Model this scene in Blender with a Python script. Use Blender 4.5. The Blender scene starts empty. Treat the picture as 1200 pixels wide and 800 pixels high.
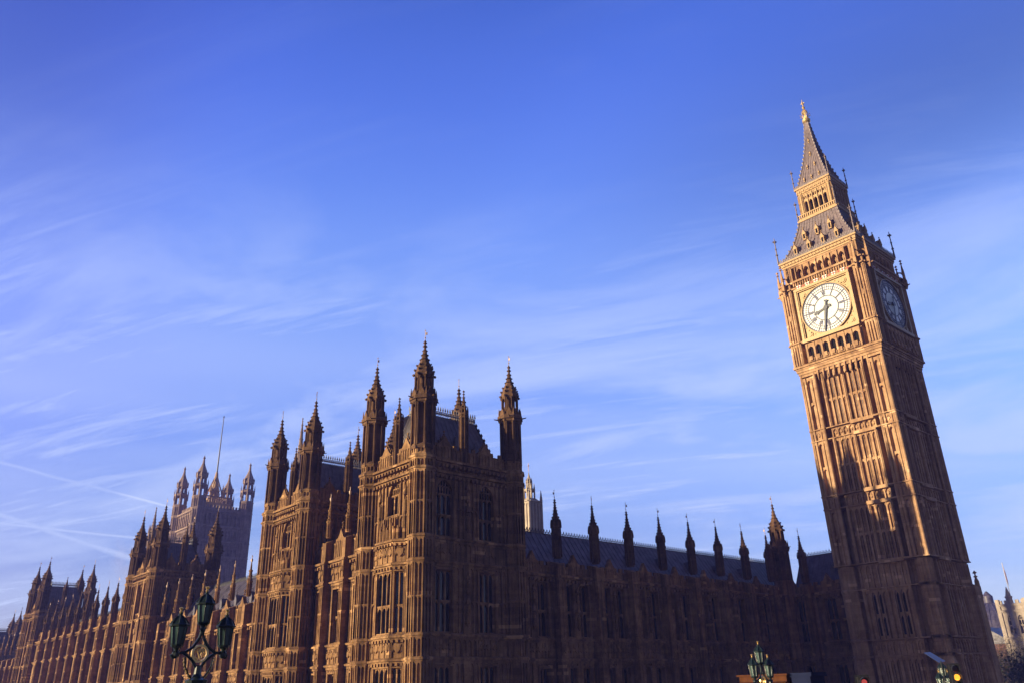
import bpy, bmesh, math, random
from mathutils import Vector, Matrix
random.seed(7)
PI = math.pi
S = bpy.context.scene
COL = S.collection

# ---------------------------------------------------------------- camera, sky, sun, exposure
CAM = Vector((103.716, 45.257, 8.196))
FW = Vector((-0.60647029, -0.68692475, 0.40041))
RT = Vector((-0.75677691, 0.65316836, -0.02568666))
UP = Vector((0.24389034, 0.31859924, 0.915976))
cam = bpy.data.cameras.new('camera')
camo = bpy.data.objects.new('camera', cam)
COL.objects.link(camo)
camo.matrix_world = Matrix(((RT.x, UP.x, -FW.x, CAM.x), (RT.y, UP.y, -FW.y, CAM.y), (RT.z, UP.z, -FW.z, CAM.z), (0, 0, 0, 1)))
cam.sensor_width = 36.0
cam.lens = 36.0 * 932.5 / 1200.0
cam.clip_start = 0.1
cam.clip_end = 20000
S.camera = camo

SUN_ELEV = math.radians(8.0)
SUN_DIR = Vector((1.0, -0.468, 0.0)).normalized() * math.cos(SUN_ELEV) + Vector((0, 0, math.sin(SUN_ELEV)))
sun = bpy.data.lights.new('sun', 'SUN')
sun.energy = 5.0
sun.angle = math.radians(0.5)
sun.color = (1.0, 0.82, 0.50)
suno = bpy.data.objects.new('sun', sun)
COL.objects.link(suno)
suno.rotation_euler = SUN_DIR.to_track_quat('Z', 'Y').to_euler()
suno.location = (150, -60, 60)

S.view_settings.view_transform = 'Standard'
S.view_settings.look = 'None'
S.view_settings.gamma = 1.0
S.view_settings.use_curve_mapping = False
S.view_settings.exposure = 1.1
S.render.engine = 'CYCLES'
S.cycles.use_denoising = True
S.cycles.max_bounces = 5
S.cycles.volume_bounces = 0

W = bpy.data.worlds.new('World')
S.world = W
W.use_nodes = True
nt = W.node_tree
nt.nodes.clear()


def N(tree, typ, **kw):
    n = tree.nodes.new(typ)
    for k, v in kw.items():
        if k.startswith('i_'):
            key = k[2:]
            key = int(key) if key.isdigit() else key.replace('_', ' ')
            n.inputs[key].default_value = v
        else:
            setattr(n, k, v)
    return n


def L(tree, a, b):
    tree.links.new(a, b)


def mathn(tree, op, a, b=None, c=None, clamp=False):
    n = tree.nodes.new('ShaderNodeMath')
    n.operation = op
    n.use_clamp = clamp
    for i, x in enumerate((a, b, c)):
        if x is None:
            continue
        if isinstance(x, (int, float)):
            n.inputs[i].default_value = x
        else:
            tree.links.new(x, n.inputs[i])
    return n.outputs[0]


def maprange(tree, x, a, b, c=0.0, d=1.0, smooth=True):
    n = tree.nodes.new('ShaderNodeMapRange')
    n.interpolation_type = 'SMOOTHSTEP' if smooth else 'LINEAR'
    tree.links.new(x, n.inputs[0])
    for i, v in enumerate((a, b, c, d)):
        n.inputs[i + 1].default_value = v
    return n.outputs[0]


def mixc(tree, fac, a, b, mode='MIX'):
    n = tree.nodes.new('ShaderNodeMix')
    n.data_type = 'RGBA'
    n.blend_type = mode
    for sock, x in ((n.inputs[0], fac), (n.inputs[6], a), (n.inputs[7], b)):
        if isinstance(x, (int, float)):
            sock.default_value = x
        elif isinstance(x, tuple):
            sock.default_value = x if len(x) == 4 else x + (1,)
        else:
            tree.links.new(x, sock)
    return n.outputs[2]


def ramp(tree, x, stops, interp='LINEAR'):
    n = tree.nodes.new('ShaderNodeValToRGB')
    n.color_ramp.interpolation = interp
    e = n.color_ramp.elements
    while len(e) < len(stops):
        e.new(0.5)
    for el, (p, c) in zip(e, stops):
        el.position = p
        el.color = c if len(c) == 4 else tuple(c) + (1,)
    tree.links.new(x, n.inputs[0])
    return n.outputs[0]


def build_sky():
    t = nt
    sky = N(t, 'ShaderNodeTexSky')
    sky.sky_type = 'NISHITA'
    sky.sun_disc = False
    sky.sun_elevation = SUN_ELEV
    sky.sun_rotation = math.atan2(SUN_DIR.x, SUN_DIR.y)
    sky.air_density = 1.0
    sky.dust_density = 0.4
    sky.ozone_density = 3.0
    geo = N(t, 'ShaderNodeTexCoord')
    d = geo.outputs['Generated']
    nrm = N(t, 'ShaderNodeVectorMath', operation='NORMALIZE')
    L(t, d, nrm.inputs[0])
    d = nrm.outputs[0]
    sep = N(t, 'ShaderNodeSeparateXYZ')
    L(t, d, sep.inputs[0])
    z = sep.outputs[2]
    # the violet cast of the deep morning sky, paler and cooler towards the horizon
    tint = mixc(t, 1.0, ramp(t, z, [(p_, tuple(q_ / 4 for q_ in c_)) for p_, c_ in SKY_TINT], 'B_SPLINE'), (4.0, 4.0, 4.0), 'MULTIPLY')
    lv = maprange(t, sep.outputs[0], -0.42, -0.05)
    tint = mixc(t, lv, tint, mixc(t, 1.0, tint, (1.0, 0.86, 0.96), 'MULTIPLY'))
    base = mixc(t, 1.0, sky.outputs[0], tint, 'MULTIPLY')
    # the deep blue of the sky at a right angle to the sun, and unseen north and east sky dimmed to darken shaded walls
    hi = maprange(t, z, 0.32, 0.62)
    west = mathn(t, 'MULTIPLY', maprange(t, sep.outputs[0], -0.55, -0.90, 0.0, 0.62), hi)
    south = mathn(t, 'MULTIPLY', maprange(t, sep.outputs[0], -0.28, 0.0, 0.0, 0.34), hi)
    fac = mathn(t, 'SUBTRACT', mathn(t, 'SUBTRACT', 1.0, west), south)
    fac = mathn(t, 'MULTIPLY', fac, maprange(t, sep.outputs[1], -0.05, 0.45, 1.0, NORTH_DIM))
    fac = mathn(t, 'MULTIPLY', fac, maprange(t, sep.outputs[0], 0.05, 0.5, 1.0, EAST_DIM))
    fc = N(t, 'ShaderNodeCombineColor')
    for i in range(3):
        L(t, fac, fc.inputs[i])
    base = mixc(t, 1.0, base, fc.outputs[0], 'MULTIPLY')
    # cirrus on a flat sheet high above
    zz = mathn(t, 'ADD', z, 0.16)
    px = mathn(t, 'DIVIDE', sep.outputs[0], zz)
    py = mathn(t, 'DIVIDE', sep.outputs[1], zz)
    comb = N(t, 'ShaderNodeCombineXYZ')
    L(t, px, comb.inputs[0])
    L(t, py, comb.inputs[1])
    mp = N(t, 'ShaderNodeMapping', vector_type='TEXTURE')
    mp.inputs['Rotation'].default_value = (0, 0, math.radians(CLOUD_ROT))
    mp.inputs['Scale'].default_value = (1 / 0.55, 1 / 2.8, 1)
    mp.inputs['Location'].default_value = (3.1, 1.7, 0)
    L(t, comb.outputs[0], mp.inputs[0])
    n1 = N(t, 'ShaderNodeTexNoise', i_Scale=1.7, i_Detail=10.0, i_Roughness=0.66, i_Distortion=0.7)
    L(t, mp.outputs[0], n1.inputs['Vector'])
    mp2 = N(t, 'ShaderNodeMapping', vector_type='TEXTURE')
    mp2.inputs['Rotation'].default_value = (0, 0, math.radians(CLOUD_ROT + 14))
    mp2.inputs['Scale'].default_value = (1 / 0.40, 1 / 1.1, 1)
    L(t, comb.outputs[0], mp2.inputs[0])
    n2 = N(t, 'ShaderNodeTexNoise', i_Scale=1.1, i_Detail=3.0, i_Roughness=0.5, i_Distortion=0.4)
    L(t, mp2.outputs[0], n2.inputs['Vector'])
    mp3 = N(t, 'ShaderNodeMapping', vector_type='TEXTURE')
    mp3.inputs['Rotation'].default_value = (0, 0, math.radians(CLOUD_ROT - 5))
    mp3.inputs['Scale'].default_value = (1 / 0.9, 1 / 9.0, 1)
    L(t, comb.outputs[0], mp3.inputs[0])
    n3 = N(t, 'ShaderNodeTexNoise', i_Scale=2.2, i_Detail=6.0, i_Roughness=0.6, i_Distortion=1.2)
    L(t, mp3.outputs[0], n3.inputs['Vector'])
    fine = maprange(t, n3.outputs[0], 0.35, 0.68, 0.35, 1.0)
    a = mathn(t, 'MULTIPLY', maprange(t, n1.outputs[0], 0.40, 0.66), fine)
    b = maprange(t, n2.outputs[0], 0.26, 0.52)
    lowfade = maprange(t, z, 0.58, 0.26, 0.05, 1.0)
    m = mathn(t, 'MULTIPLY', mathn(t, 'MULTIPLY', a, b), lowfade)
    m = mathn(t, 'MULTIPLY', m, 0.82)
    veil = mathn(t, 'MULTIPLY', maprange(t, n2.outputs[0], 0.3, 0.75), mathn(t, 'MULTIPLY', lowfade, 0.48))
    m = mathn(t, 'MAXIMUM', m, veil)
    mp4 = N(t, 'ShaderNodeMapping', vector_type='TEXTURE')
    mp4.inputs['Rotation'].default_value = (0, 0, math.radians(CLOUD_ROT - 12))
    mp4.inputs['Scale'].default_value = (1 / 0.8, 1 / 1.7, 1)
    mp4.inputs['Location'].default_value = (0.4, 2.3, 0)
    L(t, comb.outputs[0], mp4.inputs[0])
    n4 = N(t, 'ShaderNodeTexNoise', i_Scale=1.3, i_Detail=9.0, i_Roughness=0.58, i_Distortion=0.5)
    L(t, mp4.outputs[0], n4.inputs['Vector'])
    soft = mathn(t, 'MULTIPLY', maprange(t, n4.outputs[0], 0.40, 0.66, 0.0, 0.55), maprange(t, z, 0.60, 0.34, 0.06, 1.0))
    m = mathn(t, 'MAXIMUM', m, soft)
    # condensation trails: bands along great circles
    for nx, ny, nz, a0, a1, w, k in TRAILS:
        dot = N(t, 'ShaderNodeVectorMath', operation='DOT_PRODUCT')
        L(t, d, dot.inputs[0])
        dot.inputs[1].default_value = (nx, ny, nz)
        wob = mathn(t, 'MULTIPLY_ADD', n1.outputs[0], w * 1.0, -w * 0.5)
        ab = mathn(t, 'ABSOLUTE', mathn(t, 'ADD', dot.outputs['Value'], wob))
        band = maprange(t, ab, w, 0.0)
        along = maprange(t, sep.outputs[0], a0 - 0.03, a0 + 0.03)
        along2 = maprange(t, sep.outputs[0], a1 + 0.03, a1 - 0.03)
        q = mathn(t, 'MULTIPLY', mathn(t, 'MULTIPLY', along, along2), mathn(t, 'MULTIPLY', band, k))
        m = mathn(t, 'MAXIMUM', m, q)
    front = maprange(t, sep.outputs[2], 0.0, 0.1)
    m = mathn(t, 'MULTIPLY', m, front, clamp=True)
    cloud = mixc(t, m, base, CLOUD_COL)
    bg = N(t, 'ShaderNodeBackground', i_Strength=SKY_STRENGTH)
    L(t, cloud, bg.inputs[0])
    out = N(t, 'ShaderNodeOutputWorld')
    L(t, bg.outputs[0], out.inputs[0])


SKY_STRENGTH = 0.081
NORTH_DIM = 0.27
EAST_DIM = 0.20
CLOUD_ROT = 125
CLOUD_COL = (3.9, 4.6, 6.6)
SKY_TINT = [(0.05, (1.2, 1.03, 1.45)), (0.13, (1.3, 1.07, 1.6)), (0.22, (1.5, 1.4, 2.1)), (0.31, (2.0, 1.72, 2.6)), (0.39, (2.2, 1.95, 2.9)), (0.496, (2.5, 2.3, 3.4)), (0.624, (1.5, 1.58, 3.4)), (0.726, (1.12, 1.30, 3.1)), (1.0, (0.50, 0.66, 1.6))]
TRAILS = [(0.13995, -0.24985, -0.95812, -0.36, -0.02, 0.0042, 0.50),
          (0.13995, -0.24985, -0.95812, -0.31, -0.24, 0.0034, 1.0),
          (0.22991, -0.20946, -0.95040, -0.36, -0.02, 0.0065, 0.58),
          (-0.3043, -0.14868, -0.9409, -0.42, -0.20, 0.0060, 0.50),
          (0.01223, -0.17512, -0.98447, -0.36, -0.10, 0.0030, 0.65)]
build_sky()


# ---------------------------------------------------------------- materials
def newmat(name):
    m = bpy.data.materials.new(name)
    m.use_nodes = True
    t = m.node_tree
    t.nodes.clear()
    out = N(t, 'ShaderNodeOutputMaterial')
    p = N(t, 'ShaderNodeBsdfPrincipled')
    L(t, p.outputs[0], out.inputs[0])
    return m, t, p


def stone(name, c_dark, c_mid, c_light, course=0.42, soot=0.5, rough=0.9, bump=0.35, patch=0.0, block=0.08):
    m, t, p = newmat(name)
    g = N(t, 'ShaderNodeNewGeometry')
    pos = g.outputs['Position']
    n1 = N(t, 'ShaderNodeTexNoise', i_Scale=0.45, i_Detail=6.0, i_Roughness=0.62)
    L(t, pos, n1.inputs['Vector'])
    mp = N(t, 'ShaderNodeMapping')
    mp.inputs['Scale'].default_value = (1.9, 1.9, 0.11)
    L(t, pos, mp.inputs[0])
    n2 = N(t, 'ShaderNodeTexNoise', i_Scale=1.0, i_Detail=5.0, i_Roughness=0.6)
    L(t, mp.outputs[0], n2.inputs['Vector'])
    n3 = N(t, 'ShaderNodeTexNoise', i_Scale=7.0, i_Detail=4.0, i_Roughness=0.65)
    L(t, pos, n3.inputs['Vector'])
    # every block a slightly different stone
    sep = N(t, 'ShaderNodeSeparateXYZ')
    L(t, pos, sep.inputs[0])
    zc = mathn(t, 'DIVIDE', sep.outputs[2], course)
    row = mathn(t, 'FLOOR', zc)
    hx = mathn(t, 'FLOOR', mathn(t, 'MULTIPLY_ADD', row, 0.37, mathn(t, 'DIVIDE', mathn(t, 'ADD', sep.outputs[0], sep.outputs[1]), course * 2.1)))
    cb = N(t, 'ShaderNodeCombineXYZ')
    L(t, hx, cb.inputs[0])
    L(t, row, cb.inputs[1])
    wn = N(t, 'ShaderNodeTexWhiteNoise', noise_dimensions='2D')
    L(t, cb.outputs[0], wn.inputs['Vector'])
    v = mathn(t, 'ADD', mathn(t, 'MULTIPLY', n1.outputs[0], 0.62), mathn(t, 'MULTIPLY', n3.outputs[0], 0.38 - block))
    v = mathn(t, 'ADD', v, mathn(t, 'MULTIPLY', wn.outputs[0], block))
    n0 = N(t, 'ShaderNodeTexNoise', i_Scale=0.11, i_Detail=2.0)
    L(t, pos, n0.inputs['Vector'])
    v = mathn(t, 'ADD', v, mathn(t, 'MULTIPLY_ADD', n0.outputs[0], 0.22, -0.11))
    col = ramp(t, v, [(0.36, c_dark), (0.50, c_mid), (0.66, c_light)])
    st = maprange(t, n2.outputs[0], 0.42, 0.68, 0.0, soot)
    col = mixc(t, st, col, tuple(x * 0.32 for x in c_dark))
    if patch:
        pm = maprange(t, wn.outputs[0], 1.0 - patch, 1.0 - patch * 0.8)
        col = mixc(t, mathn(t, 'MULTIPLY', pm, 0.55), col, tuple(min(1, x * 1.5) for x in c_light))
    fr = mathn(t, 'FRACT', zc)
    jt = maprange(t, fr, 0.0, 0.10, 0.84, 1.0)
    jc = N(t, 'ShaderNodeCombineColor')
    for i in range(3):
        L(t, jt, jc.inputs[i])
    col = mixc(t, 1.0, col, jc.outputs[0], 'MULTIPLY')
    L(t, col, p.inputs['Base Color'])
    p.inputs['Roughness'].default_value = rough
    p.inputs['Specular IOR Level'].default_value = 0.25
    hgt = mathn(t, 'ADD', mathn(t, 'MULTIPLY', n3.outputs[0], 0.6), mathn(t, 'MULTIPLY', jt, 0.5))
    b = N(t, 'ShaderNodeBump', i_Strength=bump, i_Distance=0.06)
    L(t, hgt, b.inputs['Height'])
    L(t, b.outputs[0], p.inputs['Normal'])
    return m


def plain(name, c, rough=0.6, metal=0.0, var=0.25, scale=4.0, spec=0.5, bump=0.0):
    m, t, p = newmat(name)
    g = N(t, 'ShaderNodeNewGeometry')
    n1 = N(t, 'ShaderNodeTexNoise', i_Scale=scale, i_Detail=5.0, i_Roughness=0.6)
    L(t, g.outputs['Position'], n1.inputs['Vector'])
    lo = tuple(x * (1 - var) for x in c)
    hi = tuple(min(1, x * (1 + var)) for x in c)
    L(t, ramp(t, n1.outputs[0], [(0.3, lo), (0.7, hi)]), p.inputs['Base Color'])
    p.inputs['Roughness'].default_value = rough
    p.inputs['Metallic'].default_value = metal
    p.inputs['Specular IOR Level'].default_value = spec
    if bump:
        b = N(t, 'ShaderNodeBump', i_Strength=bump, i_Distance=0.05)
        L(t, n1.outputs[0], b.inputs['Height'])
        L(t, b.outputs[0], p.inputs['Normal'])
    return m


def glow(name, c, strength):
    m, t, p = newmat(name)
    p.inputs['Base Color'].default_value = c + (1,)
    p.inputs['Emission Color'].default_value = c + (1,)
    p.inputs['Emission Strength'].default_value = strength
    return m


def glass(name, c, rough=0.12):
    m, t, p = newmat(name)
    g = N(t, 'ShaderNodeNewGeometry')
    n1 = N(t, 'ShaderNodeTexNoise', i_Scale=2.2, i_Detail=2.0)
    L(t, g.outputs['Position'], n1.inputs['Vector'])
    L(t, ramp(t, n1.outputs[0], [(0.3, tuple(x * .5 for x in c)), (0.7, tuple(x * 1.5 for x in c))]), p.inputs['Base Color'])
    p.inputs['Roughness'].default_value = rough
    p.inputs['Specular IOR Level'].default_value = 0.5
    b = N(t, 'ShaderNodeBump', i_Strength=0.25, i_Distance=0.05)
    L(t, n1.outputs[0], b.inputs['Height'])
    L(t, b.outputs[0], p.inputs['Normal'])
    return m


M = {
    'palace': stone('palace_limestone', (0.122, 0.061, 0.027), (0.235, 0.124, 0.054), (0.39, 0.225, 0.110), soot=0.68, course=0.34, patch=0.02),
    'sooty': stone('soot_blackened_limestone', (0.055, 0.028, 0.016), (0.115, 0.060, 0.032), (0.20, 0.11, 0.06), soot=0.5),
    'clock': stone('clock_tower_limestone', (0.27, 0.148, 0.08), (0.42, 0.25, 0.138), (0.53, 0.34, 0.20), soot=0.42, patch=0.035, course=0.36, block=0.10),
    'far': stone('hazed_limestone', (0.17, 0.118, 0.10), (0.27, 0.19, 0.16), (0.36, 0.265, 0.22), soot=0.35),  # greyed stone, distance haze mixed into its colour
    'pale': stone('pale_limestone', (0.30, 0.245, 0.20), (0.41, 0.335, 0.275), (0.50, 0.42, 0.35), soot=0.25),
    'gilt_stone': plain('gilded_stone', (0.38, 0.235, 0.11), 0.6, 0.1, 0.3, 5.0),
    'gilt_frame': plain('gilded_dial_frame', (0.33, 0.215, 0.098), 0.5, 0.15, 0.2, 5.0),
    'gold': plain('gold_leaf', (0.72, 0.50, 0.20), 0.38, 0.75, 0.2, 6.0),
    'vane': plain('weathered_gilt_vane', (0.50, 0.34, 0.25), 0.6, 0.1, 0.15, 6.0),
    'lead': plain('lead_roofing', (0.070, 0.060, 0.085), 0.5, 0.0, 0.6, 1.1),
    'slate': plain('cast_iron_tiles', (0.165, 0.125, 0.13), 0.5, 0.0, 0.30, 2.5, bump=0.3),
    'crest': plain('grey_iron_cresting', (0.16, 0.15, 0.16), 0.5),
    'palelead': plain('pale_lead_roofing', (0.10, 0.083, 0.095), 0.55, 0.0, 0.35, 1.3),
    'iron': plain('dark_iron', (0.03, 0.03, 0.035), 0.5, 0.0, 0.2, 5.0),
    'void': plain('unlit_interior', (0.012, 0.010, 0.010), 0.9, 0.0, 0.2, 2.0, spec=0.1),
    'glass': glass('leaded_glass', (0.004, 0.005, 0.008), 0.06),
    'blind': glass('glass_with_pale_blinds', (0.060, 0.052, 0.050), 0.15),
    'opal': plain('opal_glass', (0.64, 0.65, 0.66), 0.35, 0.0, 0.06, 2.0),
    'opal2': plain('opal_rosette_glass', (0.56, 0.60, 0.55), 0.35, 0.0, 0.08, 2.0),
    'dialblue': plain('dial_blue_iron', (0.025, 0.030, 0.085), 0.45, 0.0, 0.2, 4.0),
    'hand': plain('blue_black_hands', (0.010, 0.012, 0.035), 0.4, 0.0, 0.1, 4.0),
    'red': plain('heraldic_red', (0.45, 0.05, 0.04), 0.5),
    'white': plain('white_paint', (0.78, 0.76, 0.72), 0.5, 0.0, 0.08),
    'green': plain('bridge_green_paint', (0.006, 0.015, 0.015), 0.38, 0.0, 0.3, 12.0),
    'lampglass': glass('lantern_glass', (0.045, 0.082, 0.080), 0.18),
    'asphalt': plain('asphalt', (0.05, 0.05, 0.052), 0.9, 0.0, 0.2, 2.0),
    'paving': plain('paving_stone', (0.22, 0.20, 0.18), 0.9, 0.0, 0.2, 1.0),
    'ground': plain('london_ground', (0.10, 0.10, 0.09), 0.95, 0.0, 0.3, 0.05),
    'water': plain('river_water', (0.02, 0.03, 0.03), 0.12, 0.0, 0.2, 0.3),
    'granite': plain('granite', (0.26, 0.24, 0.22), 0.85, 0.0, 0.2, 3.0),
    'wood': plain('brown_timber', (0.075, 0.028, 0.012), 0.9, 0.0, 0.3, 2.0, spec=0.05),
    'bluepaint': plain('dark_blue_paint', (0.012, 0.016, 0.045), 0.9, 0.0, 0.15, 2.0, spec=0.05),
    'black': plain('black_housing', (0.010, 0.010, 0.011), 0.5, 0.0, 0.2, 4.0),
    'panel': plain('glossy_panel', (0.10, 0.14, 0.36), 0.2, 0.0, 0.1, 1.0, spec=0.8),
    'amber': glow('amber_signal', (1.0, 0.36, 0.03), 0.9),
    'redlamp': glow('red_signal', (0.9, 0.12, 0.10), 0.22),
    'lens_off': plain('dark_lens', (0.05, 0.008, 0.008), 0.3),
    'lens_green': plain('dark_green_lens', (0.006, 0.04, 0.02), 0.3),
    'warmlamp': glow('warm_window_lamp', (1.0, 0.55, 0.35), 4.0),
    'flag': plain('flag_cloth', (0.30, 0.12, 0.10), 0.9, 0.0, 0.3, 0.8),
    'bark': plain('tree_bark', (0.055, 0.045, 0.038), 0.95, 0.0, 0.3, 5.0),
    'twig': plain('bare_twigs', (0.075, 0.062, 0.052), 0.95, 0.0, 0.35, 0.5),
    'leafdark': plain('evergreen_leaves', (0.025, 0.040, 0.020), 0.8, 0.0, 0.5, 0.6),
    'brick': stone('red_brick', (0.10, 0.045, 0.032), (0.16, 0.07, 0.05), (0.21, 0.10, 0.07), course=0.3, soot=0.3),
    'redgrid': plain('shield_red', (0.42, 0.07, 0.05), 0.6),
}


# ---------------------------------------------------------------- mesh helpers
ORG = {}


def fE(x0): return (x0, 0.0, 0.0, 1.0, 1.0, 0.0)
def fW(x0): return (x0, 0.0, 0.0, 1.0, -1.0, 0.0)
def fN(y0): return (0.0, y0, 1.0, 0.0, 0.0, 1.0)
def fS(y0): return (0.0, y0, 1.0, 0.0, 0.0, -1.0)


def fseg(ax, ay, bx, by):
    """face running from a to b with its outside on the right of a->b"""
    d = Vector((bx - ax, by - ay))
    ln = d.length
    d /= ln
    return (ax, ay, d.x, d.y, d.y, -d.x), ln


class MB:
    def __init__(self):
        self.v = []
        self.f = []

    def add(self, vs, fs):
        o = len(self.v)
        self.v += vs
        self.f += [tuple(i + o for i in f) for f in fs]

    def box(self, F, u0, u1, w0, w1, z0, z1):
        ox, oy, ux, uy, nx, ny = F
        vs = [(ox + u * ux + w * nx, oy + u * uy + w * ny, z) for z in (z0, z1) for w in (w0, w1) for u in (u0, u1)]
        self.add(vs, [(0, 1, 3, 2), (4, 6, 7, 5), (0, 4, 5, 1), (2, 3, 7, 6), (0, 2, 6, 4), (1, 5, 7, 3)])

    def wbox(self, x0, x1, y0, y1, z0, z1):
        self.box((0, 0, 1, 0, 0, 1), x0, x1, y0, y1, z0, z1)

    def wedge(self, F, u0, u1, w0, w1, z0, z1, z1b):
        """box whose top falls from z1 at w0 to z1b at w1"""
        ox, oy, ux, uy, nx, ny = F
        vs = [(ox + u * ux + w * nx, oy + u * uy + w * ny, z) for (w, z) in ((w0, z0), (w1, z0), (w1, z1b), (w0, z1)) for u in (u0, u1)]
        self.add(vs, [(0, 1, 3, 2), (2, 3, 5, 4), (4, 5, 7, 6), (6, 7, 1, 0), (0, 2, 4, 6), (1, 7, 5, 3)])

    def poly(self, F, pts, w0, w1):
        """extruded polygon of (u,z) points"""
        ox, oy, ux, uy, nx, ny = F
        n = len(pts)
        vs = [(ox + u * ux + w * nx, oy + u * uy + w * ny, z) for w in (w0, w1) for (u, z) in pts]
        fs = [tuple(range(n)), tuple(range(n, 2 * n))]
        fs += [(i, (i + 1) % n, n + (i + 1) % n, n + i) for i in range(n)]
        self.add(vs, fs)

    def lathe(self, cx, cy, prof, n=8, rot=None, cap=True):
        rot = PI / n if rot is None else rot
        vs = []
        for r, z in prof:
            for k in range(n):
                a = rot + 2 * PI * k / n
                vs.append((cx + r * math.cos(a), cy + r * math.sin(a), z))
        fs = []
        for j in range(len(prof) - 1):
            for k in range(n):
                k2 = (k + 1) % n
                fs.append((j * n + k, j * n + k2, (j + 1) * n + k2, (j + 1) * n + k))
        if cap:
            fs.append(tuple(range(n)))
            fs.append(tuple(range((len(prof) - 1) * n, len(prof) * n)))
        self.add(vs, fs)

    def tube(self, pts, r, n=6, r2=None):
        pts = [Vector(p) for p in pts]
        m = len(pts)
        vs = []
        for i, p in enumerate(pts):
            d = (pts[min(i + 1, m - 1)] - pts[max(i - 1, 0)]).normalized()
            a = d.orthogonal().normalized() if abs(d.z) > 0.95 else d.cross(Vector((0, 0, 1))).normalized()
            b = d.cross(a)
            rr = r if r2 is None else r + (r2 - r) * i / (m - 1)
            for k in range(n):
                q = p + a * (rr * math.cos(2 * PI * k / n)) + b * (rr * math.sin(2 * PI * k / n))
                vs.append(tuple(q))
        fs = [(i * n + k, i * n + (k + 1) % n, (i + 1) * n + (k + 1) % n, (i + 1) * n + k) for i in range(m - 1) for k in range(n)]
        fs += [tuple(range(n)), tuple(range((m - 1) * n, m * n))]
        self.add(vs, fs)

    def arch(self, F, u0, u1, zs, za, zt, w0, w1, n=4):
        """stone above a pointed opening: front, soffit; the opening is u0..u1, springing zs, apex za"""
        ox, oy, ux, uy, nx, ny = F
        um = (u0 + u1) / 2
        am = math.radians(72)
        half = [((u0 + (um - u0) * (1 - math.cos(am * i / n)) / (1 - math.cos(am))), zs + (za - zs) * math.sin(am * i / n) / math.sin(am)) for i in range(n + 1)]
        pts = half + [(2 * um - u, z) for u, z in reversed(half[:-1])]
        P = lambda u, w, z: (ox + u * ux + w * nx, oy + u * uy + w * ny, z)
        for (ua, z_a), (ub, z_b) in zip(pts[:-1], pts[1:]):
            self.add([P(ua, w1, z_a), P(ub, w1, z_b), P(ub, w1, zt), P(ua, w1, zt), P(ua, w0, z_a), P(ub, w0, z_b), P(ub, w0, zt), P(ua, w0, zt)],
                     [(0, 1, 2, 3), (0, 4, 5, 1), (3, 2, 6, 7), (4, 7, 6, 5)])

    def ribs(self, F, u0, u1, z0, z1, n, w=0.0, d=0.19, t=0.11, heads=True, mid=None):
        """blind tracery: n panels between thin upright ribs, small arched heads"""
        st = (u1 - u0) / n
        for i in range(n + 1):
            c = u0 + st * i
            self.box(F, c - t / 2, c + t / 2, w - 0.04, w + d, z0, z1)
        if heads and st > 0.25:
            tops = [z1] + (mid or [])
            for zt in tops:
                for i in range(n):
                    a, b = u0 + st * i + t / 2, u0 + st * (i + 1) - t / 2
                    h = min(0.75 * (b - a), 0.6)
                    self.arch(F, a, b, zt - h - 0.08, zt - 0.08, zt, w - 0.02, w + d * 0.8, n=2)

    def carving(self, F, u0, u1, z0, z1, n, w=0.0):
        """a band of carved shields, bosses and leaf between thin ribs"""
        self.box(F, u0, u1, w - .03, w + .025, z0, z1)
        st = (u1 - u0) / n
        for i in range(n + 1):
            c = u0 + st * i
            self.box(F, c - 0.05, c + 0.05, w - 0.04, w + 0.11, z0, z1)
        for i in range(n):
            c = u0 + st * (i + 0.5)
            h = (z1 - z0)
            r = min(st * 0.30, h * 0.26)
            zc = z0 + h * 0.5
            self.poly(F, [(c - r, zc + r), (c + r, zc + r), (c + r * 0.9, zc - r * 0.3), (c, zc - r * 1.3), (c - r * 0.9, zc - r * 0.3)], w - 0.02, w + 0.15)
            self.poly(F, [(c - r * .5, zc + r * 1.25), (c, zc + r * 1.85), (c + r * .5, zc + r * 1.25)], w - 0.02, w + 0.12)
            for sx in (-1, 1):
                self.poly(F, [(c + sx * r * 1.15, zc - r), (c + sx * r * 1.45, zc), (c + sx * r * 1.15, zc + r), (c + sx * r * .95, zc)], w - 0.02, w + 0.10)

    def string(self, F, u0, u1, z, proj=0.28, h=0.34, bosses=0.0):
        proj *= 1.45
        h *= 1.2
        self.wedge(F, u0, u1, -0.1, proj, z - h * 0.35, z + h * 0.55, z + h * 0.1)
        self.wedge(F, u0, u1, -0.1, proj * 0.5, z - h, z - h * 0.35, z - h * 0.35)
        if bosses:
            n = max(1, int((u1 - u0) / bosses))
            for i in range(n):
                c = u0 + (u1 - u0) * (i + .5) / n
                self.box(F, c - 0.12, c + 0.12, -0.05, proj * 0.95, z - h - 0.16, z - h * 0.72)

    def finial(self, cx, cy, z0, h, r):
        """stem with two leaf knobs"""
        self.lathe(cx, cy, [(r * .35, z0), (r * .3, z0 + h * .2), (r, z0 + h * .32), (r * .3, z0 + h * .45), (r * .28, z0 + h * .62), (r * 1.0, z0 + h * .74), (r * .45, z0 + h * .86), (r * .05, z0 + h)], 6)

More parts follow.
